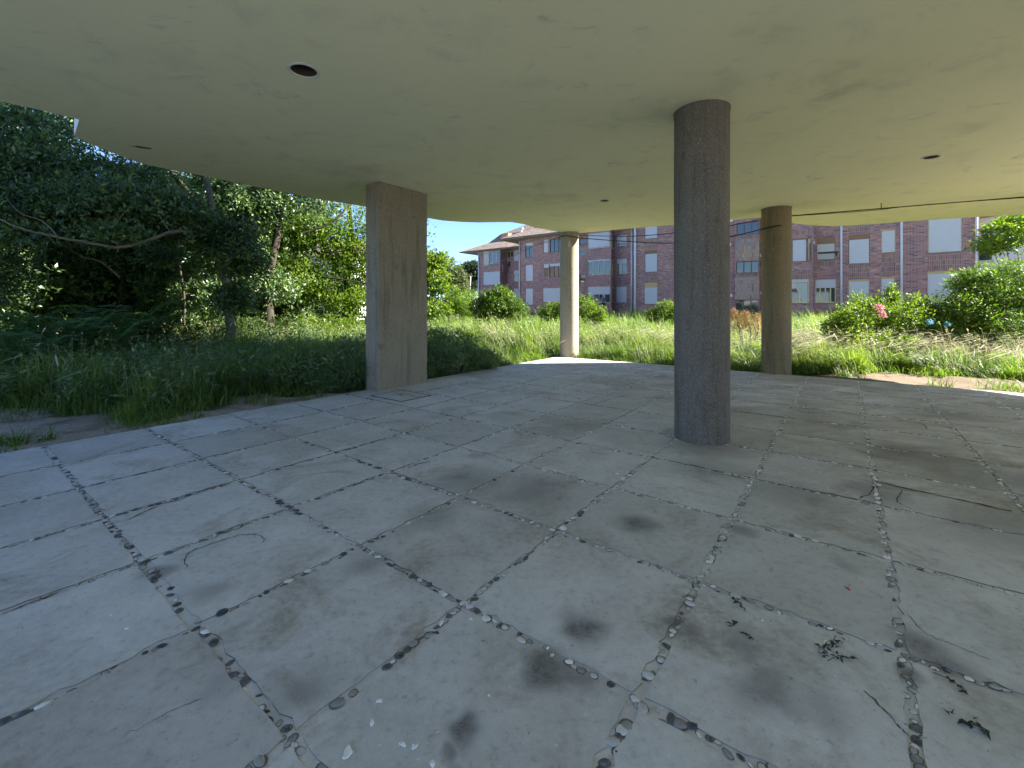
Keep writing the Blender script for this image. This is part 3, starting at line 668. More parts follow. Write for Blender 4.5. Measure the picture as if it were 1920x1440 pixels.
# main left wing
win('lw', VLW, 985, 999.2, 455.5, 482.6, 'f_brown', .2, n=2); win('lw', VLW, 985.5, 999.2, 497, 526.8, 'f_white', 1, n=1); win('lw', VLW, 985.3, 999.2, 541.3, 571, 'f_white', 1, n=1)
win('lw', VLW, 1019, 1028, 449.5, 473.5, 'f_white', 1, n=1); win('lw', VLW, 1031, 1055, 448, 472, 'f_green', 0, n=3)
win('lw', VLW, 1019, 1029, 495, 520, 'f_cream', .3, n=1); win('lw', VLW, 1029.8, 1055, 493.8, 519, 'f_green', .2, n=3)
win('lw', VLW, 1018, 1055, 540, 566, 'f_cream', 1, n=3)
win('lw', VLW, 1086, 1099.4, 447, 458, 'f_brown', 0, n=1); win('lw', VLW, 1086, 1099, 466.5, 477.5, 'f_cream', 0, n=1); win('lw', VLW, 1087, 1097.5, 514, 530, 'f_brown', 0, n=1)
win('lw', VLW, 1157, 1175, 441, 461, 'f_white', .75, 0, n=2); win('lw', VLW, 1156, 1175.5, 485.6, 514, 'f_cream', .32, n=2); win('lw', VLW, 1155.6, 1175, 537.5, 567, 'f_cream', 1, n=2)
win('bay', VBAY, 1102.5, 1143, 436.5, 465, 'f_white', .95, n=3); win('bay', VBAY, 1101.8, 1144.5, 486.5, 515.5, 'f_cream', .12, n=4); win('bay', VBAY, 1102, 1144, 537.5, 567.5, 'f_cream', .5, n=4)
# right wing
win('rw', VRW, 1209, 1232.5, 418, 447, 'f_brown', 1, .1, n=1); win('rw', VRW, 1209, 1232.5, 469, 510, 'f_brown', 1, .3, n=1); win('rw', VRW, 1208, 1232.5, 530, 570, 'f_cream', 1, .4, 'box_tan', n=1)
win('rw', VRW, 1267.5, 1292, 465, 501, 'f_white', 1, n=1); win('rw', VRW, 1267.5, 1292, 529, 566, 'f_cream', 1, n=1); win('rw', VRW, 1310, 1340, 467, 503, 'f_white', 1, n=1)
win('st', VST, 1381, 1423, 416, 440, 'f_brown', 0, n=3); win('st', VST, 1380, 1423, 489.6, 512, 'f_brown', 0, n=3); win('st', VST, 1379, 1422, 562, 592, 'f_brown', 0, n=3)
win('b2', VB2, 1450, 1480, 449, 491, 'f_brown', 1, .14, n=1); win('b2', VB2, 1485, 1512.5, 447, 490, 'f_brown', 1, .1, n=1); win('b2', VB2, 1513.4, 1521.5, 445.5, 489.5, 'f_brown', 0, n=1)
win('b2', VB2, 1450, 1516.5, 524, 568, 'f_cream', .14, n=4, curtain=True)
win('rw', VRW, 1531, 1566, 445, 486.5, 'f_brown', 1, .43, n=1, shm='shut_cream'); win('rw', VRW, 1528.5, 1567, 524, 567.5, 'f_cream', .38, n=4)
win('rw', VRW, 1591, 1631, 440, 494, 'f_brown', 1, .3, n=1); win('rw', VRW, 1591, 1630, 523.5, 574, 'f_cream', .5, .14, 'box_tan', n=2)
win('rw', VRW, 1652.5, 1679, 430, 473, 'f_cream', 1, .1, 'box_tan', n=1); win('rw', VRW, 1652, 1677.5, 519, 565, 'f_cream', 1, .12, 'box_tan', n=1)
win('rw', VRW, 1740, 1804, 400, 472.5, 'f_cream', 1, n=1); win('rw', VRW, 1739, 1804, 508, 575, 'f_cream', 1, .15, 'box_tan', n=1)
uA = on_wall(896, VLB)[0]; uB = on_wall(938, VLB)[0]; uC = on_wall(975, VLW)[0]; uD = on_wall(1187, VRW)[0]
wall_panel('wall', 'lb', uA, uB, VLB, GB-1, EZ); wall_panel('wall', 'lb2', uB, uC+1.5, VLB2, GB-1, EZ)
bx0, bx1 = on_wall(1100.5, VBAY)[0], on_wall(1146, VBAY)[0]
sx0, sx1 = on_wall(1377, VST)[0], on_wall(1424.5, VST)[0]; b20, b21 = on_wall(1436, VB2)[0], on_wall(1524.5, VB2)[0]
uE = on_wall(1836, VRW)[0]
wall_panel('wall', 'lw', uC, uD+.5, VLW, GB-1, EZ)
wall_panel('bay_wall', 'bay', bx0, bx1, VBAY, GB-1, EZ-.25)
wall_panel('wall', 'rw', uD, uE, VRW, GB-1, EZ)
wall_panel('stair_wall', 'st', sx0, sx1, VST, GB-1, EZ-.003)
wall_panel('bay_wall', 'b2', b20, b21, VB2, GB-1, EZ-.003)
def side(name, u, v0, v1, z0, z1): # wall across the facade
    bm = bmesh.new(); bm.faces.new([bm.verts.new(p) for p in ((u, v0, z0), (u, v1, z0), (u, v1, z1), (u, v0, z1))]); return link(name, bm_mesh(name, bm, M['brick']), None, ab)
for u, a_, b_ in ((uA, VLB, 62), (uB, VLB, VLB2), (uC, VLW, VLB2), (bx0, VBAY, VLW), (bx1, VBAY, VLW), (uD, VRW, VLW), (sx0, VST, VRW), (sx1, VST, VRW), (b20, VB2, VRW), (b21, VB2, VRW), (uE, VRW, 48)):
    side('wall_return', u, a_, b_, GB-1, EZ-.26)
# side window strips of the bays
for vq, uq, zz0, zz1 in ((VBAY, bx1, zat(515.5, 45.5), zat(486.5, 45.5)), (VBAY, bx1, zat(567, 45.5), zat(538, 45.5)), (VBAY, bx1, zat(465, 45.5), zat(437, 45.5))):
    boxes_obj('bay_side_window', [(uq-.02, uq+.03, vq+.12, vq+.7, zz0, zz1)], M['f_cream'], ab)
    boxes_obj('side_pane', [(uq+.02, uq+.034, vq+.2, vq+.62, zz0+.08, zz1-.08)], M['glass'], ab)
# balcony on the left block
bq = on_wall(951.5, VLB2-.2)[0]
boxes_obj('balcony', [(uB+.004, bq, VLB+.35, VLB+.47, zat(508, 61.5), zat(492, 61.5)), (bq-.12, bq-.002, VLB+.472, VLB2-.003, zat(508, 61.5), zat(492, 61.5)), (uB+.004, bq-.13, VLB+.48, VLB2-.003, zat(508, 61.5), zat(508, 61.5)+.15)], M['soldier'], ab)
# upright brick bands under and over the windows, a little proud of the wall
def band(v, x0, x1, y0, y1, mat='soldier', name='soldier_course'):
    u0, Y = on_wall(x0, v); u1, _ = on_wall(x1, v); Y = on_wall((x0+x1)/2, v)[1]
    boxes_obj(name, [(u0, u1, v-.012, v-.001, zat(y1, Y), zat(y0, Y))], M[mat], ab)
band(VRW, 1592, 1630, 497.5, 522); band(VRW, 1591, 1631, 424, 438.5); band(VRW, 1653, 1678, 476, 517.5); band(VRW, 1740, 1804, 476, 506); band(VRW, 1531, 1566, 489.5, 497); band(VRW, 1531, 1566, 436, 443.5)
band(VRW, 1209, 1232.5, 513, 528); band(VRW, 1209, 1232.5, 449.5, 467); band(VB2, 1437, 1524, 511, 522.5); band(VB2, 1437, 1524, 434, 443.5)
band(VST, 1378.5, 1423.5, 441.5, 447.5); band(VST, 1378.5, 1423.5, 513.5, 519.5)
band(VST, 1378.5, 1423.5, 448, 488, 'tiles_a', 'tile_panel'); band(VST, 1378.5, 1423.5, 520, 560.5, 'tiles_b', 'tile_panel')
build_windows()
# roofs: bell-cast hips
def hip_roof(u0, u1, v0, v1, prof, left=True, right=True):
    bm = bmesh.new(); rows = []
    for s, z in prof:
        a_ = u0+(s if left else 0); b_ = u1-(s if right else 0)
        rows.append([bm.verts.new((a_, v0+s, z)), bm.verts.new((b_, v0+s, z)), bm.verts.new((b_, v1-s, z)), bm.verts.new((a_, v1-s, z))])
    for A_, B_ in zip(rows, rows[1:]):
        for k in range(4): bm.faces.new((A_[k], A_[(k+1) % 4], B_[(k+1) % 4], B_[k]))
    bm.faces.new(rows[-1])
    o = link('roof', bm_mesh('roof', bm, M['roof']), None, ab)
    z = prof[0][1]
    boxes_obj('eave', [(u0+.02, u1-.02, v0+.02, v1-.02, z-.16, z-.06)], M['eave'], o)
    boxes_obj('gutter', [(u0-.06, u1+.06, v0-.09, v0+.0, z-.12, z-.002), (u0-.09, u0-.0, v0+.002, v1, z-.12, z-.002)], M['gutter'], o)
    return o
PROF = [(0, EZ+.15), (3.1, 11.1), (4.4, 12.45), (6.9, 13.85), (8.9, 15.0)]
ru = on_wall(937, 42.5)[0]
r1 = hip_roof(-46.7, uC+14, 48.8, 66.8, PROF, True, True)
r2 = hip_roof(ru, uD+3, 42.3, 60.5, [(s, z-.004) for s, z in PROF], True, False)
r3 = hip_roof(uD-.9, uE+1, 34.2, 52.0, [(s, z+.004) for s, z in PROF], True, True)
X, Y, z = P(950, 446, 62.0); u, v = UV(X, Y)
boxes_obj('chimney', [(u-.55, u+.55, v-.4, v+.4, z-.25, z+.5), (u-.62, u+.62, v-.47, v+.47, z+.502, z+.58)], plain('orange_chimney', (.55, .25, .13)), r1)
X, Y, z = P(978, 437, 58.0); u, v = UV(X, Y)
tube_obj('roof_vent', [[(u, v, z-1.2), (u, v, z+.55)], [(u-.25, v, z+.56), (u+.25, v, z+.56)]], .12, M['f_white'], r1)
# rainwater pipes
def pipe(px, v, r=.06, z1=EZ-.2):
    u = on_wall(px, v-.1)[0]; tube_obj('drainpipe', [[(u, v-.1, GB-.6), (u, v-.1, z1)]], r, M['pipe'], ab, 8)
pipe(974, VLW-.0, .07); pipe(897.5, VLB, .07); pipe(1184.5, VLW, .09); pipe(1191, VRW, .085); pipe(1577.5, VRW, .062); pipe(1690.5, VRW, .062); pipe(1831, VRW, .06)
boxes_obj('corner_strip', [(on_wall(1186, VLW)[0]+.15, uD-.004, VLW-.06, VLW-.003, GB-.5, EZ-.2)], M['pipe'], ab)
# small white vents on the wall
for px, py, v in ((1428, 479, VRW), (1428, 549, VRW), (1370.5, 554, VRW), (1368, 459, VRW), (1371.5, 413, VRW), (1524.5, 455, VRW-.03)):
    u, Y = on_wall(px, v); z = zat(py, Y); boxes_obj('vent', [(u-.1, u+.1, v-.06, v-.002, z-.1, z+.1)], M['f_white'], ab)
# wall lamp beside the drainpipe
u, Y = on_wall(1568, VRW-1.2); X, Y2 = W(u, VRW); zl = zat(479, 29.0)
wl = empty('wall_lamp', (X, Y2, zl), -TH, label='dark wall lamp on a bracket beside a drainpipe of the brick building', cat='lamp')
tube_obj('bracket', [[(0, 0, -.05), (0, -.5, .05), (0, -1.0, .05)]], .03, M['iron'], wl)
bm = bmesh.new(); box(bm, -.95, .12, -1.25, -.98, .0, .11, bev=.03); link('lamp_head', bm_mesh('lamp_head', bm, M['iron']), None, wl)

# pale house glimpsed through the leaves behind the pillar
def far_house(loc, rz, sx, sy, h, label):
    o = empty('house', loc, rz, label=label, cat='house')
    boxes_obj('wall', [(-sx/2, sx/2, -sy/2, sy/2, -1, h)], M['house_white'], o)
    bm = bmesh.new(); a_, b_ = sx/2+.5, sy/2+.5; r = [bm.verts.new(p) for p in ((-a_, -b_, h), (a_, -b_, h), (a_, b_, h), (-a_, b_, h), (-a_+3, 0, h+2), (a_-3, 0, h+2))]
    for f in ((0, 1, 5, 4), (1, 2, 5), (2, 3, 4, 5), (3, 0, 4), (3, 2, 1, 0)): bm.faces.new([r[k] for k in f])
    link('roof', bm_mesh('roof', bm, M['roof']), None, o)
    for k in range(3):
        for zz in (1.0, 3.6):
            if zz+1.4 > h: continue
            x = -sx/2+sx*(k+.5)/3; wd = boxes_obj('window', [(x-.5, x+.5, -sy/2-.04, -sy/2-.003, zz, zz+1.3)], M['f_white'], o)
            boxes_obj('pane', [(x-.42, x+.42, -sy/2-.05, -sy/2-.042, zz+.08, zz+1.22)], M['glass'], wd)
far_house((-17.5, 44, .3), -.35, 11, 8, 5.6, 'pale house glimpsed through the leaves just left of the square pillar')
far_house((32.5, 26.5, .4), -.9, 8, 8, 6.2, 'pale house behind the tree at the right edge of the view')

# ------------------------------------------------------------------ foliage builders
def frames(axis, nrm):
    axis = axis/np.linalg.norm(axis, axis=1, keepdims=True)
    s = np.cross(axis, nrm); s /= (np.linalg.norm(s, axis=1, keepdims=True)+1e-9); n_ = np.cross(s, axis); return axis, s, n_
LEAF = np.array([(0, 0, 0), (.38, .5, .10), (.30, 0, -.03), (.38, -.5, .10), (1, 0, -.12)])      # along, side, up
LTRI = np.array([(0, 2, 1), (0, 3, 2), (1, 2, 4), (2, 3, 4)])
def leaves_mesh(name, pos, axis, nrm, length, width, mat, simple=False):
    a_, s, n_ = frames(axis, nrm); N = len(pos)
    T = LEAF if not simple else LEAF[[0, 1, 3, 4]]; tri = LTRI if not simple else np.array([(0, 2, 1), (1, 2, 3)])
    vtx = pos[:, None]+T[None, :, :1]*(a_*length[:, None])[:, None]+T[None, :, 1:2]*(s*width[:, None])[:, None]+T[None, :, 2:]*(n_*length[:, None])[:, None]
    f = tri[None]+(np.arange(N)*len(T))[:, None, None]
    return np_mesh(name, vtx.reshape(-1, 3), f.reshape(-1, 3), mat)
def crown(blobs, n_cl, per, L, wr, rng, shell=.55, droop=0.0, cl_r=1.0, flat=.0):
    """leaf whorls scattered through a set of ellipsoids (cx, cy, cz, rx, ry, rz, weight)"""
    wt = np.array([b[6] for b in blobs], float); wt /= wt.sum(); ch = rng.choice(len(blobs), n_cl, p=wt); B = np.array(blobs)[ch]
    d = rng.normal(size=(n_cl, 3)); d /= np.linalg.norm(d, axis=1, keepdims=True)
    rad = (shell+(1-shell)*rng.random(n_cl))*(1+.16*rng.normal(size=n_cl))
    rad = np.where(rng.random(n_cl) < .25, rng.random(n_cl)**.5*.8, rad)
    c = B[:, :3]+d*B[:, 3:6]*rad[:, None]
    # lumps: pull the clusters towards random sub-centres so gaps open between them
    up = d*.8+np.array([0, 0, .55])+rng.normal(0, .35, (n_cl, 3)); up[:, 2] -= droop; up /= np.linalg.norm(up, axis=1, keepdims=True)
    c = np.repeat(c, per, 0); up_ = np.repeat(up, per, 0); N = len(c)
    r1_ = rng.normal(size=(N, 3)); ax = up_*rng.uniform(.1, .9, (N, 1))+r1_/np.linalg.norm(r1_, axis=1, keepdims=True)*.95
    ax[:, 2] -= flat*rng.random(N)
    pos = c+r1_*L*.35*cl_r
    nr = up_+rng.normal(0, .45, (N, 3))
    ln = L*rng.uniform(.6, 1.2, N); return pos, ax, nr, ln, ln*wr*rng.uniform(.8, 1.2, N)
def fix_ground(pos, m=.03):
    g = gh(pos[:, 0], pos[:, 1])+m; pos[:, 2] = np.maximum(pos[:, 2], g+np.abs(pos[:, 2]-g)*.15*(pos[:, 2] < g)); return pos
def plant(name, label, cat, base, blobs, n_cl, per, L, wr, mat, seed, trunk=None, group=None, bark='bark', simple=True, part='crown', **kw):
    rng = np.random.default_rng(seed); bz = float(gh(base[0], base[1]))
    o = empty(name, (base[0], base[1], bz), label=label, cat=cat, group=group)
    pos, ax, nr, ln, wd = crown(blobs, n_cl, per, L, wr, rng, **kw); pos = fix_ground(pos)
    org = np.array([base[0], base[1], bz])
    link(part, leaves_mesh(part, pos-org, ax, nr, ln, wd, M[mat], simple), None, o)
    if trunk is None:                                        # woody stems rising from the base into the blobs
        stems = []
        for b in blobs[:7]:
            p0 = org+[rng.normal(0, .08), rng.normal(0, .08), -.05]; p2 = np.array(b[:3])+[0, 0, b[5]*.3]
            p1 = p0*.55+p2*.45+np.array([rng.normal(0, .12), rng.normal(0, .12), .1])
            stems.append([tuple(p-org) for p in (p0, p1, p2)])
        bm = bmesh.new()
        for s in stems:
            q_ = spline(s, 5); tube(bm, q_, [max(.006, .028*(1-.8*k/len(q_))) for k in range(len(q_))], 6)
        link('stem', bm_mesh('stem', bm, M[bark], True), None, o)
    else:
        for nm, pts, r0, r1_ in trunk:
            q_ = spline([np.array(p)-org for p in pts], 8); bm = bmesh.new()
            wob = [np.array(p)+rng.normal(0, r0*.12, 3) for p in q_]
            tube(bm, wob, [r0+(r1_-r0)*k/(len(q_)-1) for k in range(len(q_))], 9)
            link(nm, bm_mesh(nm, bm, M[bark], True), None, o)
    return o
def PB(px, py, Y, rx, ry, rz, w_=1.0): return (*P(px, py, Y), rx, ry, rz, w_)

# --- trees on the left, in the building's shade
gz = lambda x, y: float(gh(x, y))
b0 = (-7.1, 11.3)
plant('evergreen_tree', 'large dark evergreen tree at the left with long low branches over the grass', 'tree', b0,
      [PB(60, 320, 8.6, 1.5, 1.2, .8, 1.3), PB(190, 385, 8.2, 1.1, .9, .55, 1.5), PB(330, 400, 8.8, .75, .7, .5, .9), PB(40, 410, 8.0, 1.0, .9, .5, 1.1), PB(30, 240, 9.0, 1.7, 1.3, .7, .8), PB(-160, 380, 8, 1.8, 1.4, 1.3, 1.4),
       PB(-60, 250, 9.2, 1.9, 1.3, 1.0, 1), PB(120, 230, 10.6, 1.6, 1.2, .5, .5), PB(420, 450, 9.6, .7, .7, .5, .6), PB(-60, 500, 8.6, 1.2, 1, .9, .9), PB(300, 480, 9.8, .5, .4, .2, .2), PB(240, 330, 9.4, 1.2, .8, .4, .45), PB(450, 490, 10.2, .6, .5, .5, .5), PB(440, 560, 10.4, .6, .5, .4, .4), PB(90, 440, 7.6, .7, .4, .12, .25), PB(210, 440, 7.7, .6, .4, .14, .25)],
      6600, 12, .115, .36, 'lf_dark', 3, simple=True, shell=.35, bark='bark',
      trunk=[('trunk', [(b0[0], b0[1], -.1), (-7.2, 11.2, 1.4), (-7.35, 11.0, 3.0), (-7.6, 10.8, 5.2)], .12, .06),
             ('limb', [(-7.25, 11.15, 2.6), P(405, 440, 10.0), P(372, 434, 9.0), P(320, 436, 8.1), P(270, 454, 7.7), P(222, 464, 7.5), P(180, 458, 7.3), P(110, 445, 7.1), P(40, 428, 6.9), P(-30, 395, 6.8)], .04, .014),
             ('limb', [(-7.3, 11.1, 3.3), P(250, 410, 9.2), P(120, 385, 8.8), P(40, 340, 8.6)], .04, .015),
             ('limb', [P(225, 520, 9.4), P(195, 495, 9.2), P(178, 487, 9.0), P(150, 480, 8.8), P(125, 462, 8.4)], .022, .010),
             ('limb', [P(222, 464, 7.5), P(215, 430, 7.6), P(235, 395, 7.7)], .012, .005), ('limb', [P(110, 445, 7.1), P(80, 415, 7.2), P(40, 400, 7.3), P(10, 370, 7.4)], .012, .005), ('limb', [P(320, 436, 8.1), P(300, 405, 8.2), P(290, 370, 8.4)], .012, .005)])
b1 = (-7.2, 13.2)
plant('evergreen_tree', 'dark evergreen tree with a slanting limb behind the low branches left of the pillar', 'tree', b1,
      [PB(330, 350, 13.4, 2.4, 1.2, 1.3, .9), PB(470, 380, 13.0, 1.5, 1.2, 1.0, 1.1), PB(430, 470, 13.2, 1.5, 1.2, .9, 1.3), PB(560, 350, 13.6, 1.8, 1.3, 1.2, .9), PB(250, 420, 14, 2.4, 1.3, 1.6, 1.2), PB(500, 540, 13.4, 1.0, .9, .55, .8), PB(380, 550, 12.6, .9, .7, .4, .5), PB(300, 500, 14.5, 2.0, 1.0, 1.1, 1.2), PB(400, 400, 14, 2, 1.0, 1.1, 1.2), PB(450, 320, 14, 2, 1.2, 1.0, 1.2), (-7.5, 13.5, 6.3, 3, 2, 1.2, 1)],
      7600, 11, .12, .4, 'lf_dark', 8, shell=.35, bark='bark_dark',
      trunk=[('trunk', [(b1[0], b1[1], -.1), (-7.3, 13.2, 2), (-7.0, 13.3, 4), (-7.1, 13.3, 6.5)], .16, .07),
             ('limb', [P(318, 318, 11.4), P(345, 350, 11.8), P(372, 385, 12.2), P(402, 412, 12.6), P(440, 470, 13)], .05, .09),
             ('limb', [P(352, 362, 11.6), P(358, 395, 11.3), P(362, 420, 11.2), P(385, 445, 11.2)], .022, .01), ('trunk', [P(444, 600, 12.8), P(444, 520, 12.8), P(448, 430, 12.8)], .07, .05),
             ('trunk', [P(345, 612, 12.0), P(346, 560, 12.0), P(338, 500, 12.2), P(335, 430, 12.4)], .03, .02)])
b2 = (-6.6, 17.4)
plant('broadleaf_tree', 'sunlit yellow-green tree just left of the square pillar', 'tree', b2,
      [PB(600, 430, 16.4, 1.7, 1.3, 1.1, 1.4), PB(660, 480, 16.8, 1.6, 1.2, 1.1, 1.3), PB(560, 520, 16.0, 1.3, 1.0, .8, 1.2), PB(720, 430, 17.4, 2.0, 1.4, 1.6, 1.2), PB(640, 560, 16.6, 1.4, .9, .5, .7), PB(520, 440, 16.2, 1.1, 1.0, .9, .8), PB(700, 540, 17.5, 1.5, 1.2, 1.0, .8), (-6.4, 17.5, 6.4, 2.2, 2, 1.4, .8)],
      3600, 10, .115, .5, 'lf_lime', 12, shell=.35, cl_r=1.6, bark='bark_dark',
      trunk=[('trunk', [(b2[0], b2[1], -.1), (-6.5, 17.4, 2), (-6.3, 17.3, 4.2), (-6.5, 17.4, 6.2)], .13, .05),
             ('limb', [P(560, 440, 14.8), P(605, 425, 15.0), P(640, 402, 15.2), P(652, 378, 15.4), P(655, 350, 15.6)], .045, .03), ('limb', [P(605, 520, 15.4), P(640, 524, 15.2), P(690, 532, 15.0)], .035, .02),
             ('limb', [(-6.4, 17.3, 3), P(590, 470, 16.2), P(560, 420, 16)], .05, .02)])
# denser trees further back that close the view
BACK = [('dense laurel tree at the far left behind the low branches', (-19, 15.5), 2.3), ('dense laurel tree behind the dark trees, left of the slanting limb', (-14.2, 17.5), 2.4), ('dense laurel tree behind the dark trees with thin light trunks', (-10.2, 18.6), 1.9), ('dense laurel tree outside the left end of the grass', (-14.5, 11), 2.2), ('dense laurel tree in the gap below the long low branch', (-15.2, 14.2), 2.0), ('dense laurel tree in the dark behind the evergreen trunk', (-12.2, 15.2), 1.9)]
for k, (lb, (x, y), r) in enumerate(BACK):
    plant('laurel_tree', lb, 'tree', (x, y), [(x, y, 1.2, r, r*.8, 1.2, 1.2), (x-.6, y, 3.0, r*1.15, r, 1.4, 1.3), (x+.9, y-.2, 4.6, r*1.05, r, 1.4, 1.1), (x+1.3, y-.5, 2.2, r*.8, r*.6, 1.2, .8)],
          4200, 9, .17, .42, 'lf_dark', 30+k, shell=.3, group='dense laurel trees closing the left side', trunk=[('trunk', [(x, y, -.1), (x+.1, y, 2.5), (x, y, 5.5)], .14, .05)], bark='bark_dark')
# the wood behind them, too far and too tangled to tell its trees apart
rng_ = np.random.default_rng(77); wb = []
for X in np.arange(-52, -7, 2.2):
    Y = 23+rng_.normal(0, 1.2)+(-X-8)*.12; hh = 2.6+4.6*float(sstep(-X, 9, 17))+rng_.normal(0, .4)
    for z in np.arange(.8, hh, 1.5): wb.append((X+rng_.normal(0, .5), Y+rng_.normal(0, .6), z, 1.9, 1.3, 1.15, 1))
pos, ax, nr, ln, wd = crown(wb, 9000, 7, .30, .45, rng_, shell=.3); pos = fix_ground(pos)
link('woodland', leaves_mesh('woodland', pos, ax, nr, ln, wd, M['lf_under'], True), kind='stuff')
# undergrowth along the foot of the trees
for k, (lb, px, py, Yd, rx, rz, n_) in enumerate([('low leafy bush in the dark under the slanting limb', 400, 585, 11.6, 1.0, .45, 420), ('low leafy bush below the thin trunks left of the pillar', 500, 580, 12.6, 1.1, .5, 480), ('low dark bush under the long low branch', 270, 585, 10.6, .9, .4, 360), ('sunlit low bush near the left face of the square pillar', 610, 588, 14.6, 1.3, .45, 500)]):
    x, y, z = P(px, py, Yd)
    plant('undergrowth_bush', lb, 'bush', (x, y), [(x, y, .65, rx, .6, rz+.1, 1), (x-.5*rx, y, .5, rx*.6, .5, rz, .6), (x+.6*rx, y+.1, .6, rx*.6, .5, rz*1.1, .6)], n_, 9, .08, .5, 'lf_under' if k < 3 else 'lf_lime', 50+k, group='bushes at the foot of the left trees', part='foliage')

# --- beyond the pillar
def shrub(lb, px, py, Yd, blobs, n_, L, wr, mat, seed, name='shrub', cat='shrub', per=9, **kw):
    x, y, z = P(px, 600, Yd)
    return plant(name, lb, cat, (x, y), [PB(bx, by, Yd+dy, rx, rx*.8, rz, w_) for (bx, by, dy, rx, rz, w_) in blobs], n_, per, L, wr, mat, seed, part='foliage', **kw)
shrub('tall yellow-green tree right of the square pillar', 800, 0, 21, [(790, 500, 0, .9, .75, 1), (815, 530, 0, .8, .7, 1), (770, 540, 0, 1.0, 1, 1), (820, 490, .3, .6, .45, .6), (810, 580, 0, .9, .5, .7)], 1100, .16, .5, 'lf_lime', 70, 'broadleaf_tree', 'tree')
shrub('dull olive rounded tree behind the yellow-green tree', 845, 0, 31, [(835, 510, 0, 1.2, 1.0, 1), (855, 530, 0, 1.0, 1.0, 1), (800, 500, 1, 1.4, 1.3, 1), (862, 560, 0, .9, 1.0, .7)], 900, .2, .5, 'lf_olive', 71, 'rounded_tree', 'tree')
shrub('feathery pale yellow bush beside the round dark shrub', 860, 0, 24, [(850, 560, 0, .75, .6, 1), (868, 580, 0, .6, .5, 1), (835, 575, 0, .7, .5, 1), (882, 560, 1, .5, .6, .6)], 900, .14, .25, 'lf_lime', 72, 'feathery_bush', 'bush')
shrub('far bluish tree at the left end of the brick building', 880, 0, 92, [(880, 503, 0, 1.4, 1.1, 1), (868, 512, 0, 1.4, 1.3, 1), (890, 500, 0, 1.2, .9, 1), (897, 515, 0, 1.4, 1.2, 1), (880, 535, 0, 2.4, 2, 1)], 1300, .5, .45, 'lf_pine', 73, 'distant_tree', 'tree')
shrub('round glossy green shrub in front of the brick building', 930, 0, 17.5, [(932, 572, 0, .85, .62, 1.6), (905, 580, 0, .6, .5, 1), (965, 582, 0, .6, .5, 1), (940, 553, 0, .5, .35, .8), (920, 560, .2, .5, .4, .6)], 1500, .085, .5, 'lf_shrub', 74, 'round_shrub')
shrub('yellow-green bush directly behind the far round column', 1040, 0, 17, [(1030, 585, 0, .4, .35, 1), (1098, 576, 0, .45, .5, 1), (1120, 590, 0, .4, .35, 1), (1062, 580, 0, .5, .4, .8)], 800, .085, .42, 'lf_lime', 75)
shrub('small bright round bush left of the near column', 1245, 0, 16, [(1248, 582, 0, .42, .36, 1), (1228, 592, 0, .35, .28, .7), (1268, 588, 0, .38, .32, .7)], 650, .07, .5, 'lf_shrub', 76, 'round_bush', 'bush')
shrub('reddish dry seeding plant between the near column and the brown column', 1395, 0, 12.5, [(1382, 606, 0, .30, .34, 1), (1412, 612, 0, .34, .30, 1), (1398, 596, 0, .16, .25, .5), (1376, 590, 0, .1, .2, .25), (1420, 597, 0, .12, .2, .25)], 620, .05, .22, 'lf_dry', 77, 'dry_plant', 'plant')
o = shrub('leafy bush with a pink flower cluster at the right', 1640, 0, 11, [(1600, 600, 0, .55, .38, 1), (1650, 585, .1, .55, .45, 1.1), (1570, 610, .2, .4, .3, .7), (1695, 600, 0, .6, .48, 1), (1730, 590, .4, .5, .5, .7), (1610, 575, .5, .25, .35, .35), (1590, 630, -.3, .5, .25, .8), (1672, 555, .2, .16, .3, .35), (1720, 575, .3, .3, .35, .5), (1660, 640, -.4, .7, .22, .8)], 2000, .075, .36, 'lf_lime', 78, 'flowering_bush', 'bush')
def flower(px, py, Yd, r, mat, seed, parent):
    rng = np.random.default_rng(seed); c = np.array(P(px, py, Yd))-np.array(parent.location); n_ = 70
    d = rng.normal(size=(n_, 3)); d /= np.linalg.norm(d, axis=1, keepdims=True)
    link('flower', leaves_mesh('flower', c+d*r*(.3+1.1*rng.random((n_, 1))), d+rng.normal(0, .5, (n_, 3)), d+rng.normal(0, .4, (n_, 3)), np.full(n_, .05), np.full(n_, .04), M[mat], True), None, parent)
flower(1650, 577, 10.4, .065, 'petal_pink', 1, o); flower(1656, 590, 10.4, .045, 'petal_pink', 2, o); flower(1743, 604, 10.5, .04, 'petal_blue', 3, o); flower(1775, 608, 10.5, .028, 'petal_blue', 4, o)
o = shrub('large dark green shrub filling the right edge', 1850, 0, 11.2, [(1850, 560, 0, .9, .6, 1.6), (1800, 590, -.2, .7, .5, 1.2), (1905, 530, .2, 1.0, .7, 1.4), (1960, 560, 0, 1.1, .9, 1.4), (1880, 610, -.5, .9, .4, 1), (1765, 620, -.3, .5, .35, .7), (1830, 530, .2, .6, .35, .9)], 3400, .10, .3, 'lf_shrub', 79, 'large_shrub')
shrub('bright tree branch rising above the large shrub at the right edge', 1925, 0, 14.5, [(1880, 440, 0, .7, .42, 1), (1935, 430, .2, .9, .6, 1.1), (1860, 462, 0, .6, .25, .7), (1990, 470, .4, 1.2, .9, 1), (1900, 415, .2, .5, .3, .6)], 1000, .12, .34, 'lf_lime', 80, 'broadleaf_tree', 'tree')
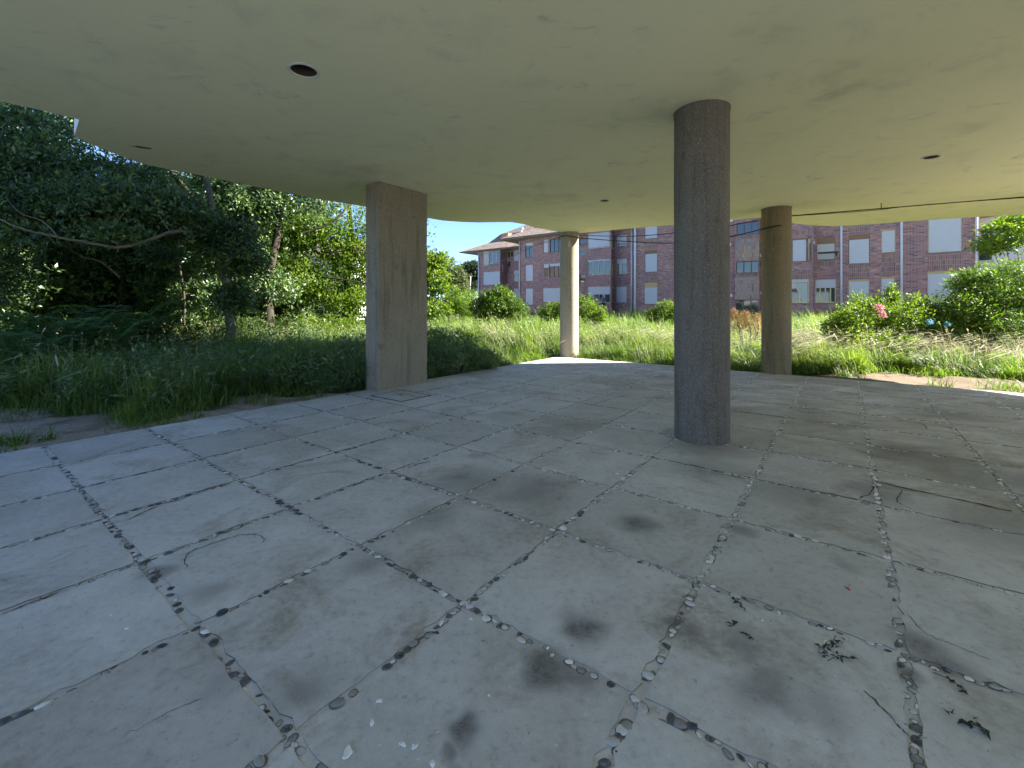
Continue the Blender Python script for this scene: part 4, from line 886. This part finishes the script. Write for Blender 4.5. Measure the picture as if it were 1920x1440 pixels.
# weeds at the foot of the square pillar
o = shrub('grey-green bushy weed hugging the left foot of the square pillar', 640, 0, 7.35, [(640, 700, 0, .36, .28, 1.2), (605, 715, -.1, .28, .22, .8), (668, 692, .0, .22, .26, .8), (645, 660, .2, .32, .24, .8)], 900, .08, .2, 'lf_weed', 81, 'bushy_weed', 'weed')
shrub('dark green leafy weed patch right of the square pillar', 850, 0, 9.1, [(830, 672, -.3, .45, .28, 1.2), (880, 668, .2, .4, .26, 1), (810, 640, .4, .4, .3, .9), (915, 672, .5, .32, .2, .7), (800, 690, -.6, .25, .2, .6), (860, 640, .8, .5, .28, .7)], 1300, .075, .3, 'lf_weed', 82, 'leafy_weed', 'weed')
# ferns
def fern(px, Yd, label, seed, n=13, L=.85):
    x, y, _ = P(px, 600, Yd); rng = np.random.default_rng(seed); z = gz(x, y)
    o = empty('fern', (x, y, z), label=label, cat='fern', group='ferns under the dark trees')
    for i in range(n):
        az = 2*PI*i/n+rng.normal(0, .25); l = L*rng.uniform(.75, 1.15); pos, ax, nr, ln, wd = [], [], [], [], []
        dirv = np.array([math.cos(az), math.sin(az), 0]); sd = np.array([-math.sin(az), math.cos(az), 0]); m = 22
        for k in range(2, m):
            t_ = k/m; p = dirv*l*.75*t_+np.array([0, 0, l*(1.75*t_-1.02*t_*t_)]); tg_ = dirv*.75+np.array([0, 0, 1.75-2.04*t_])
            for s in (-1, 1):
                p = p*1.0; pos.append(p); ax.append(sd*s+tg_*.45+rng.normal(0, .06, 3)); nr.append([0, 0, 1.0]+dirv*.2); q_ = l*.30*math.sin(PI*min(1, .25+t_*.78)); ln.append(max(.02, q_)); wd.append(.06)
        link('frond', leaves_mesh('frond', np.array(pos), np.array(ax), np.array(nr), np.array(ln), np.array(wd), M['lf_fern'], True), None, o)
for k, (px, Yd, lb, L) in enumerate([(60, 7.6, 'fern at the far left under the tree', .95), (120, 8.6, 'fern below the long low branch', 1.0), (205, 9.6, 'tallest fern standing against the dark gap', 1.1), (15, 6.9, 'fern at the left edge nearest the grass', .85), (170, 8.2, 'fern in front of the tallest fern', .9), (250, 10.4, 'fern farthest under the dark trees', 1.0), (-20, 8.4, 'fern behind the left edge', 1.0)]): fern(px, Yd, lb, 90+k, L=L*1.55)

# ------------------------------------------------------------------ grass
def blades(x, y, h, wdt, bend, az, rng):
    n = len(x); z = gh(x, y)-.01; t = np.array([0, .38, .74, 1.0]); d = np.stack([np.cos(az), np.sin(az), np.zeros(n)], -1); sd = np.stack([-np.sin(az), np.cos(az), np.zeros(n)], -1)
    tw = rng.normal(0, .5, n); sd = sd*np.cos(tw)[:, None]+d*np.sin(tw)[:, None]
    vv = []
    for k, tt in enumerate(t):
        c = np.stack([x, y, z], -1)+d*(bend*h*tt**2)[:, None]; c[:, 2] += h*tt*(1-.42*bend*tt)
        if k < 3:
            wk = wdt*(1, .85, .5)[k]; vv += [c-sd*wk[:, None]/2, c+sd*wk[:, None]/2]
        else: vv.append(c)
    vtx = np.stack(vv, 1); tri = np.array([(0, 1, 3), (0, 3, 2), (2, 3, 5), (2, 5, 4), (4, 5, 6)])
    return vtx.reshape(-1, 3), (tri[None]+(np.arange(n)*7)[:, None, None]).reshape(-1, 3)
def stalks(x, y, h, az, bend, rng, hl=.13, hw=.016):
    n = len(x); V_, F_, off = [], [], 0; z = gh(x, y); d = np.stack([np.cos(az), np.sin(az), np.zeros(n)], -1); sd = np.stack([-np.sin(az), np.cos(az), np.zeros(n)], -1)
    ts = np.array([0, .5, .8, 1.0, 1.06, 1.14, 1.2]); ws = np.array([.003, .0026, .002, .0022, hw, hw*.8, .001])
    rows = []
    for tt, w_ in zip(ts, ws):
        c = np.stack([x, y, z], -1)+d*(bend*h*tt**2.2)[:, None]; c[:, 2] += h*np.minimum(tt, 1)*(1-.3*bend*tt)+h*max(0, tt-1)*(.55-bend)*1.0
        w2 = w_*rng.uniform(.7, 1.3, n); rows += [c-sd*w2[:, None]/2, c+sd*w2[:, None]/2]
    vtx = np.stack(rows, 1); tri = []
    for k in range(6): tri += [(2*k, 2*k+1, 2*k+3), (2*k, 2*k+3, 2*k+2)]
    tri = np.array(tri); return vtx.reshape(-1, 3), (tri[None]+(np.arange(n)*14)[:, None, None]).reshape(-1, 3)
def scatter(n, x0, x1, y0, y1, rng, keep):
    x = rng.uniform(x0, x1, n); y = rng.uniform(y0, y1, n); m = keep(x, y, rng); return x[m], y[m]
def off_floor(x, y, mg=.03):
    u, v = UV(x, y); return (u < U0-mg) | (v > V1+mg)
def view(x, y, mg=1.0): return (np.abs(x) < y*1.17+np.where(x < 0, mg+4.5, mg)) & (y > 1)
PU, PV = UV(-1.9, 7.6)
def grass_area(name, n, x0, x1, y0, y1, hf, wf, seed, wind=(PI, .9), lo=.5, dens=None):
    rng = np.random.default_rng(seed)
    def keep(x, y, r):
        b = bare(x, y); cl = vnoise(x, y, 17, 1.9)*.6+vnoise(x, y, 19, 5.5)*.4
        m = off_floor(x, y) & view(x, y) & (r.random(len(x)) > b*1.0) & (r.random(len(x)) < .35+1.1*cl)
        if dens is not None: m &= r.random(len(x)) < dens(x, y)
        return m
    x, y = scatter(n, x0, x1, y0, y1, rng, keep); k = len(x)
    cl = vnoise(x, y, 23, .8)*.4+vnoise(x, y, 29, 2.6)*.3+vnoise(x, y, 37, 5.5)*.3
    u, v = UV(x, y); d = np.maximum(U0-u, v-V1); nb = np.maximum(bare(x+.2, y), np.maximum(bare(x-.2, y), np.maximum(bare(x, y-.2), bare(x, y+.25))))
    h = hf(x, y)*(.30+1.25*cl)*rng.uniform(lo, 1.15, k)*(1-.62*nb)*(.45+.55*sstep(d, 0, .8)); az = wind[0]+rng.normal(0, wind[1]*.6, k)+(vnoise(x, y, 61, 1.7)-.5)*5*wind[1]+(vnoise(x, y, 67, 4.1)-.5)*3*wind[1]
    bend = np.clip(rng.normal(.45, .33, k)+.75*vnoise(x, y, 71, 2.3), .05, 1.6)
    vt, f = blades(x, y, h, wf(x, y)*rng.uniform(.7, 1.3, k), bend, az, rng)
    return vt, f
def join(parts):
    V_, F_, o = [], [], 0
    for a_, b_ in parts: V_.append(a_); F_.append(b_+o); o += len(a_)
    return np.concatenate(V_), np.concatenate(F_)
dist = lambda x, y: np.hypot(x, y)
wl_ = lambda x, y: .0055+.0010*dist(x, y)
gl = grass_area('l', 150000, -17, 0, 1.2, 11.5, lambda x, y: .80+.0*x, wl_, 101, (PI*.9, 1.3))
gl2 = grass_area('l2', 48000, -21, 1, 11.5, 19, lambda x, y: 1.0+.0*x, lambda x, y: .017+.0*x, 102, (PI, 1.2))
link('grass', np_mesh('grass', *join([gl, gl2]), M['grass']), kind='stuff')
rng_ = np.random.default_rng(401); tx, ty = [], []
for k in range(150):
    if rng_.random() < .5: u, v = U0-rng_.uniform(-.05, .9), rng_.uniform(.4, 10.2)
    else: u, v = rng_.uniform(-6, 6), V1+rng_.uniform(-.04, .5)
    m = rng_.integers(10, 45); a_ = rng_.normal(u, .05, m); b_ = rng_.normal(v, .05, m); X, Y = W(a_, b_); tx.append(X); ty.append(Y)
for px, py, m, sp in ((275, 785, 420, .17), (250, 775, 260, .14), (60, 775, 200, .2), (1895, 728, 300, .2), (415, 752, 120, .12), (1440, 704, 80, .1), (690, 742, 160, .12)):
    X, Y = G(px, py); tx.append(rng_.normal(X, sp, m)); ty.append(rng_.normal(Y, sp, m))
tx, ty = np.concatenate(tx), np.concatenate(ty); ok = off_floor(tx, ty, -.015); tx, ty = tx[ok], ty[ok]; k = len(tx)
tuft = blades(tx, ty, rng_.uniform(.06, .27, k), rng_.uniform(.006, .012, k), rng_.uniform(.2, 1.4, k), rng_.uniform(0, 2*PI, k), rng_)
link('edge_grass', np_mesh('edge_grass', *tuft, M['grass']), kind='stuff')
gr1 = grass_area('r', 60000, -1.5, 11.5, 9.0, 13.6, lambda x, y: .58+.0*x, wl_, 103, (PI*.95, 1.0))
gr2 = grass_area('r2', 42000, -3, 18, 13.6, 20, lambda x, y: 1.1+.0*x, lambda x, y: .019+.0*x, 104, (PI, 1.0))
gr3 = grass_area('r3', 20000, -6, 24, 20, 34, lambda x, y: .9+.0*x, lambda x, y: .04+.0*x, 105, (PI, 1.0))
gr4 = grass_area('r4', 26000, 6.5, 14, 6.0, 10.5, lambda x, y: .42+.0*x, wl_, 106, (PI*.95, 1.0))
link('grass', np_mesh('grass', *join([gr1, gr2, gr3, gr4]), M['grass']), kind='stuff')
# broad-leaved weeds growing through the long grass on the left
rng_ = np.random.default_rng(301)
x, y = scatter(17000, -13, -1.5, 4, 13, rng_, lambda x, y, r: off_floor(x, y, .25) & view(x, y) & (r.random(len(x)) > bare(x, y)*1.3) & (r.random(len(x)) < 2.2*np.maximum(0, vnoise(x, y, 83, 1.3)-.36)))
k = len(x); hh = rng_.uniform(.25, .85, k)*(.6+.6*vnoise(x, y, 29, 2.6)); per = 9
c = np.repeat(np.stack([x, y, gh(x, y)], -1), per, 0); t_ = rng_.uniform(.35, 1.0, k*per); c[:, 2] += np.repeat(hh, per)*t_; c[:, :2] += rng_.normal(0, .03, (k*per, 2))
d_ = rng_.normal(size=(k*per, 3)); d_[:, 2] = .5+.4*d_[:, 2]; nr = rng_.normal(0, .45, (k*per, 3))+[0, 0, 1.0]
link('weeds', leaves_mesh('weeds', c, d_, nr, rng_.uniform(.06, .15, k*per), rng_.uniform(.014, .038, k*per), M['lf_weed'], True), kind='stuff')
def seed_area(n, x0, x1, y0, y1, h0, h1, seed, az=PI*.95, sp=.5, bend=(.5, .2)):
    rng = np.random.default_rng(seed)
    x, y = scatter(n, x0, x1, y0, y1, rng, lambda x, y, r: off_floor(x, y, .35) & view(x, y) & (r.random(len(x)) > bare(x, y)*1.2) & (r.random(len(x)) < vnoise(x, y, 41, 1.1)*1.5-.2))
    k = len(x); return stalks(x, y, rng.uniform(h0, h1, k), az+rng.normal(0, sp, k), np.clip(rng.normal(*bend, k), .1, 1), rng, hw=.02)
link('grass_seed_heads', np_mesh('grass_seed_heads', *join([seed_area(5200, -13, 0, 4, 15, .5, 1.05, 201, PI*.9, 1.3), seed_area(9000, -3, 13, 9.3, 15, .55, 1.0, 202), seed_area(5000, 5, 15, 6.5, 14, .5, .95, 203, PI*.9, .45, (.75, .2)), seed_area(1600, -4, 14, 14, 20, .8, 1.15, 204)]), M['seed']), kind='stuff')

# ------------------------------------------------------------------ cables
def cable(pts, r, label, seg=6):
    tube_obj('cable', [spline(pts, seg)], r, M['cable'], None, 6, label=label, cat='cable', group='black cables strung under the ceiling')
z1_ = ZC-.035
def CE(px, py, dz=.03): # point just under the ceiling
    Y = (ZC-dz-EYE)*FPX/(HY-py); return ((px-CX)/FPX*Y, Y, ZC-dz)
A_ = (5.67, 9.0, ZC-.09)
cable([(5.68, 9.0, 3.2), CE(1960, 366, .02)], .010, 'thick black cable clipped to the ceiling from the brown column to the right edge')
cable([(5.68, 8.98, 3.19), (6.9, 8.55, 3.205), (7.6, 8.32, 3.255), (8.6, 8.0, 3.275), CE(1960, 368, .03)], .006, 'thin black cable hanging just below the thick ceiling cable')
cable([(1.81, 11.95, 3.28), P(1180, 443, 11.2), P(1271, 436, 10.7), P(1366, 423, 10.0), P(1425, 412, 9.4)], .009, 'upper thin cable stretched between the far column and the brown column')
cable([(1.80, 11.9, 3.20), P(1180, 453, 11.2), P(1271, 455.5, 10.6), P(1366, 444, 9.7), P(1432, 429, 9.0), P(1460, 423, 8.78), (5.69, 9.0, 3.0)], .011, 'lower sagging cable from the far column wrapping the brown column')
cable([(1.34, 11.9, 3.26), P(1000, 462, 20), P(900, 497, 34), P(800, 470, 45)], .014, 'thin cable running from the far column across the brick building to the left')
cable([(1.33, 11.92, 3.30), P(1000, 450, 20), P(940, 468, 30), P(860, 489, 45)], .012, 'second thin cable above it from the far column toward the roof eaves')
tube_obj('cable_band', [[(1.56+.262*math.cos(t_), 12.05+.262*math.sin(t_), ZC-.13+.02*math.sin(2*t_)) for t_ in np.linspace(0, 2*PI, 33)]], .012, M['cable'], None, 6, label='black cable band tied round the top of the far column', cat='cable')
bm = bmesh.new(); pa, pb = np.array((5.68, 9.0, 3.2)), np.array(CE(1960, 366, .02)); tc = .385; X, Y, z = pa+(pb-pa)*tc; box(bm, X-.004, X+.004, Y-.006, Y+.006, z-.012, ZC-.001)
link('cable_clip', bm_mesh('cable_clip', bm, M['iron']), label='small clip holding the thick cable to the ceiling', cat='clip')

# slim pole among the trees
X, Y, z = P(881, 570, 36)
po = empty('pole', (X, Y, gz(X, Y)), label='slim white pole standing left of the round shrub', cat='pole')
tube_obj('lower_pole', [[(0, 0, -.1), (0, 0, 2.1)]], .10, M['pipe'], po); tube_obj('upper_pole', [[(0, 0, 2.1), (.05, 0, 3.5)]], .04, M['pipe'], po)

# ------------------------------------------------------------------ person in blue in front of the ground-floor bay
def skin(name, verts, edges, radii, mat, parent=None, **k):
    me = bpy.data.meshes.new(name); me.from_pydata(verts, edges, []); o = link(name, me, mat, parent, **k)
    md = o.modifiers.new('skin', 'SKIN'); sk = me.skin_vertices[0].data if me.skin_vertices else None
    if sk is None:
        bmx = bmesh.new(); bmx.from_mesh(me); lay = bmx.verts.layers.skin.verify()
        for v_, r in zip(bmx.verts, radii): v_[lay].radius = r if isinstance(r, tuple) else (r, r)
        bmx.verts.ensure_lookup_table(); bmx.verts[0][lay].use_root = True
        bmx.to_mesh(me); bmx.free()
    else:
        for s_, r in zip(sk, radii): s_.radius = r if isinstance(r, tuple) else (r, r)
        sk[0].use_root = True
    sb = o.modifiers.new('sub', 'SUBSURF'); sb.levels = 2; sb.render_levels = 2; md.use_smooth_shade = True; return o
tpx = (1131-CX)/FPX; Yp = 41.6/(SA*tpx+CA); Xp = tpx*Yp; zp = gz(Xp, Yp)
pv_ = [(0, 0, .95), (0, .01, 1.15), (0, .02, 1.36), (0, .0, 1.47), (0, -.02, 1.53), (0, -.035, 1.62),
       (-.18, .02, 1.38), (-.25, .0, 1.12), (-.2, -.16, .95), (-.19, -.24, .93), (.18, .02, 1.38), (.25, .0, 1.12), (.2, -.16, .95), (.19, -.24, .93),
       (-.1, 0, .86), (-.11, -.01, .48), (-.11, .02, .08), (-.11, -.14, .04), (.1, 0, .86), (.11, -.01, .48), (.11, .02, .08), (.11, -.14, .04), (0, -.03, 1.69)]
pe_ = [(0, 1), (1, 2), (2, 3), (3, 4), (4, 5), (5, 22), (2, 6), (6, 7), (7, 8), (8, 9), (2, 10), (10, 11), (11, 12), (12, 13), (0, 14), (14, 15), (15, 16), (16, 17), (0, 18), (18, 19), (19, 20), (20, 21)]
pr_ = [(.15, .11), (.145, .10), (.15, .10), .055, .06, .095, .06, .045, .034, .035, .06, .045, .034, .035, .085, .06, .04, .035, .085, .06, .04, .035, .06]
pe = skin('person', pv_, pe_, pr_, M['skin'], label='person with grey hair in a bright blue top below a ground-floor window', cat='person')
pe.location = (Xp, Yp, zp+.25); pe.scale = (1.0, 1.0, 1.0)
skin('shirt', [(0, 0, .9), (0, .01, 1.15), (0, .02, 1.38), (-.18, .02, 1.385), (-.235, .005, 1.2), (.18, .02, 1.385), (.235, .005, 1.2)], [(0, 1), (1, 2), (2, 3), (3, 4), (2, 5), (5, 6)], [(.17, .13), (.165, .12), (.165, .115), .078, .068, .078, .068], M['shirt'], pe)
skin('trousers', [(0, 0, .9), (-.1, 0, .82), (-.11, -.01, .48), (-.11, .02, .12), (.1, 0, .82), (.11, -.01, .48), (.11, .02, .12)], [(0, 1), (1, 2), (2, 3), (0, 4), (4, 5), (5, 6)], [(.16, .12), .1, .075, .06, .1, .075, .06], M['trouser'], pe)
bm = bmesh.new(); bmesh.ops.create_icosphere(bm, subdivisions=3, radius=1)
bmesh.ops.delete(bm, geom=[v_ for v_ in bm.verts if v_.co.z < -.15 and v_.co.y < .2], context='VERTS')
for v_ in bm.verts: v_.co = Vector((v_.co.x*.10, -.022+v_.co.y*.112, 1.645+v_.co.z*.115))
link('hair', bm_mesh('hair', bm, M['hair'], True), None, pe)
bm = bmesh.new(); box(bm, Xp-.9, Xp+.9, Yp-.5, Yp+.7, zp-.3, zp+.25)
link('doorstep', bm_mesh('doorstep', bm, M['col_warm']), label='low concrete step under the person in blue', cat='step')

# ------------------------------------------------------------------ small litter on the floor
def on_floor(px, py): X, Y = G(px, py); return X, Y
def flake(px, py, r, seed, label='white paint flake lying on the paving', mat='white_paint', name='paint_flake', cat='flake', group='white paint flakes on the paving'):
    X, Y = on_floor(px, py); bm = bmesh.new(); pts = blob(0, 0, r, r*.55, seed*1.3, 0, 9, .4, seed)
    lo_ = [bm.verts.new((p[0], p[1], 0)) for p in pts]; hi_ = [bm.verts.new((p[0]*.9, p[1]*.9, .0035+.002*math.sin(k*2.1))) for k, p in enumerate(pts)]
    bm.faces.new(hi_); n_ = len(pts)
    for k in range(n_): bm.faces.new((lo_[k], lo_[(k+1) % n_], hi_[(k+1) % n_], hi_[k]))
    o = link(name, bm_mesh(name, bm, M[mat]), label=label, cat=cat, group=group); o.location = (X, Y, .0025)
FL = [(652, 1413, .022, 'large white paint flake, leftmost of the cluster at the front of the floor'), (755, 1398, .011, 'small white paint flake in the middle of the front cluster'), (777, 1402, .012, 'small white paint flake right of the middle of the front cluster'),
      (812, 1433, .013, 'white paint flake at the right end of the front cluster, nearest the camera'), (711, 1317, .010, 'white paint flake above the front cluster, nearest the dark pebbles'), (697, 1358, .012, 'thin white paint flake between the front cluster and the pebble joint'),
      (883, 1162, .010, 'white speck at the crossing of two pebble joints'), (1027, 1217, .008, 'white speck on the pebble joint between the two dark stains'), (917, 1306, .006, 'tiny white speck left of the elongated dark stain'),
      (1430, 1165, .008, 'tiny white speck beside the scattered dead leaves'), (685, 1103, .006, 'tiny white speck below the faint grey stain'), (1158, 889, .02, 'white flake on the slab in front of the near round column'),
      (1549, 1207, .02, 'white curled flake beside the dark dry twig'), (208, 1155, .008, 'white speck on the slab at the left, farther from the camera'), (237, 1180, .006, 'white speck on the slab at the left, nearer the camera')]
for k, (px, py, r, lb) in enumerate(FL): flake(px, py, r, k+1, lb)
flake(1590, 1105, .012, 40, 'single red petal on the paving at the right', 'red', 'petal', 'petal', None)
def sprig(px, py, L, label, seed, n=16, fl=.5):
    X, Y = on_floor(px, py); rng = np.random.default_rng(seed); a0 = rng.uniform(0, PI)
    o = empty('dry_sprig', (X, Y, .003), label=label, cat='dead leaves')
    t_ = rng.uniform(-.5, .5, n); pos = np.stack([t_*L*math.cos(a0), t_*L*math.sin(a0), np.full(n, .008)], -1)+rng.normal(0, L*.09*fl, (n, 3))*[1, 1, .1]; pos = pos*.8; pos[:, 2] = np.abs(pos[:, 2])
    ax = rng.normal(size=(n, 3))*[1, 1, .35]; nr = rng.normal(0, .5, (n, 3))+[0, 0, 1.0]
    link('dead_leaf', leaves_mesh('dead_leaf', pos, ax, nr, rng.uniform(.012, .032, n), rng.uniform(.006, .014, n), M['litter']), None, o)
    tube_obj('twig', [[(-.4*L*math.cos(a0), -.4*L*math.sin(a0), .004), (0, 0, .01), (.42*L*math.cos(a0+.5), .42*L*math.sin(a0+.5), .004)]], .0014, M['bark_dark'], o, 5)
sprig(1385, 1133, .08, 'small dark dead leaf beside a row of pebbles', 1, 9); sprig(1376, 1172, .06, 'tiny clump of dead leaves on the middle slab', 2, 8)
sprig(1560, 1212, .16, 'dark dry twig with leaves across a pebble joint at the right', 3, 22); sprig(1572, 1235, .14, 'dry leafy twig just below the joint at the right', 4, 16)
sprig(1822, 1362, .09, 'dry round leaf clump near the lower right corner', 5, 26, 1.6); sprig(1785, 1282, .12, 'dead leaf strip lying beside the stained joint', 6, 12, .4)
sprig(1405, 1196, .05, 'single curled leaf beside the scrape marks', 7, 5)
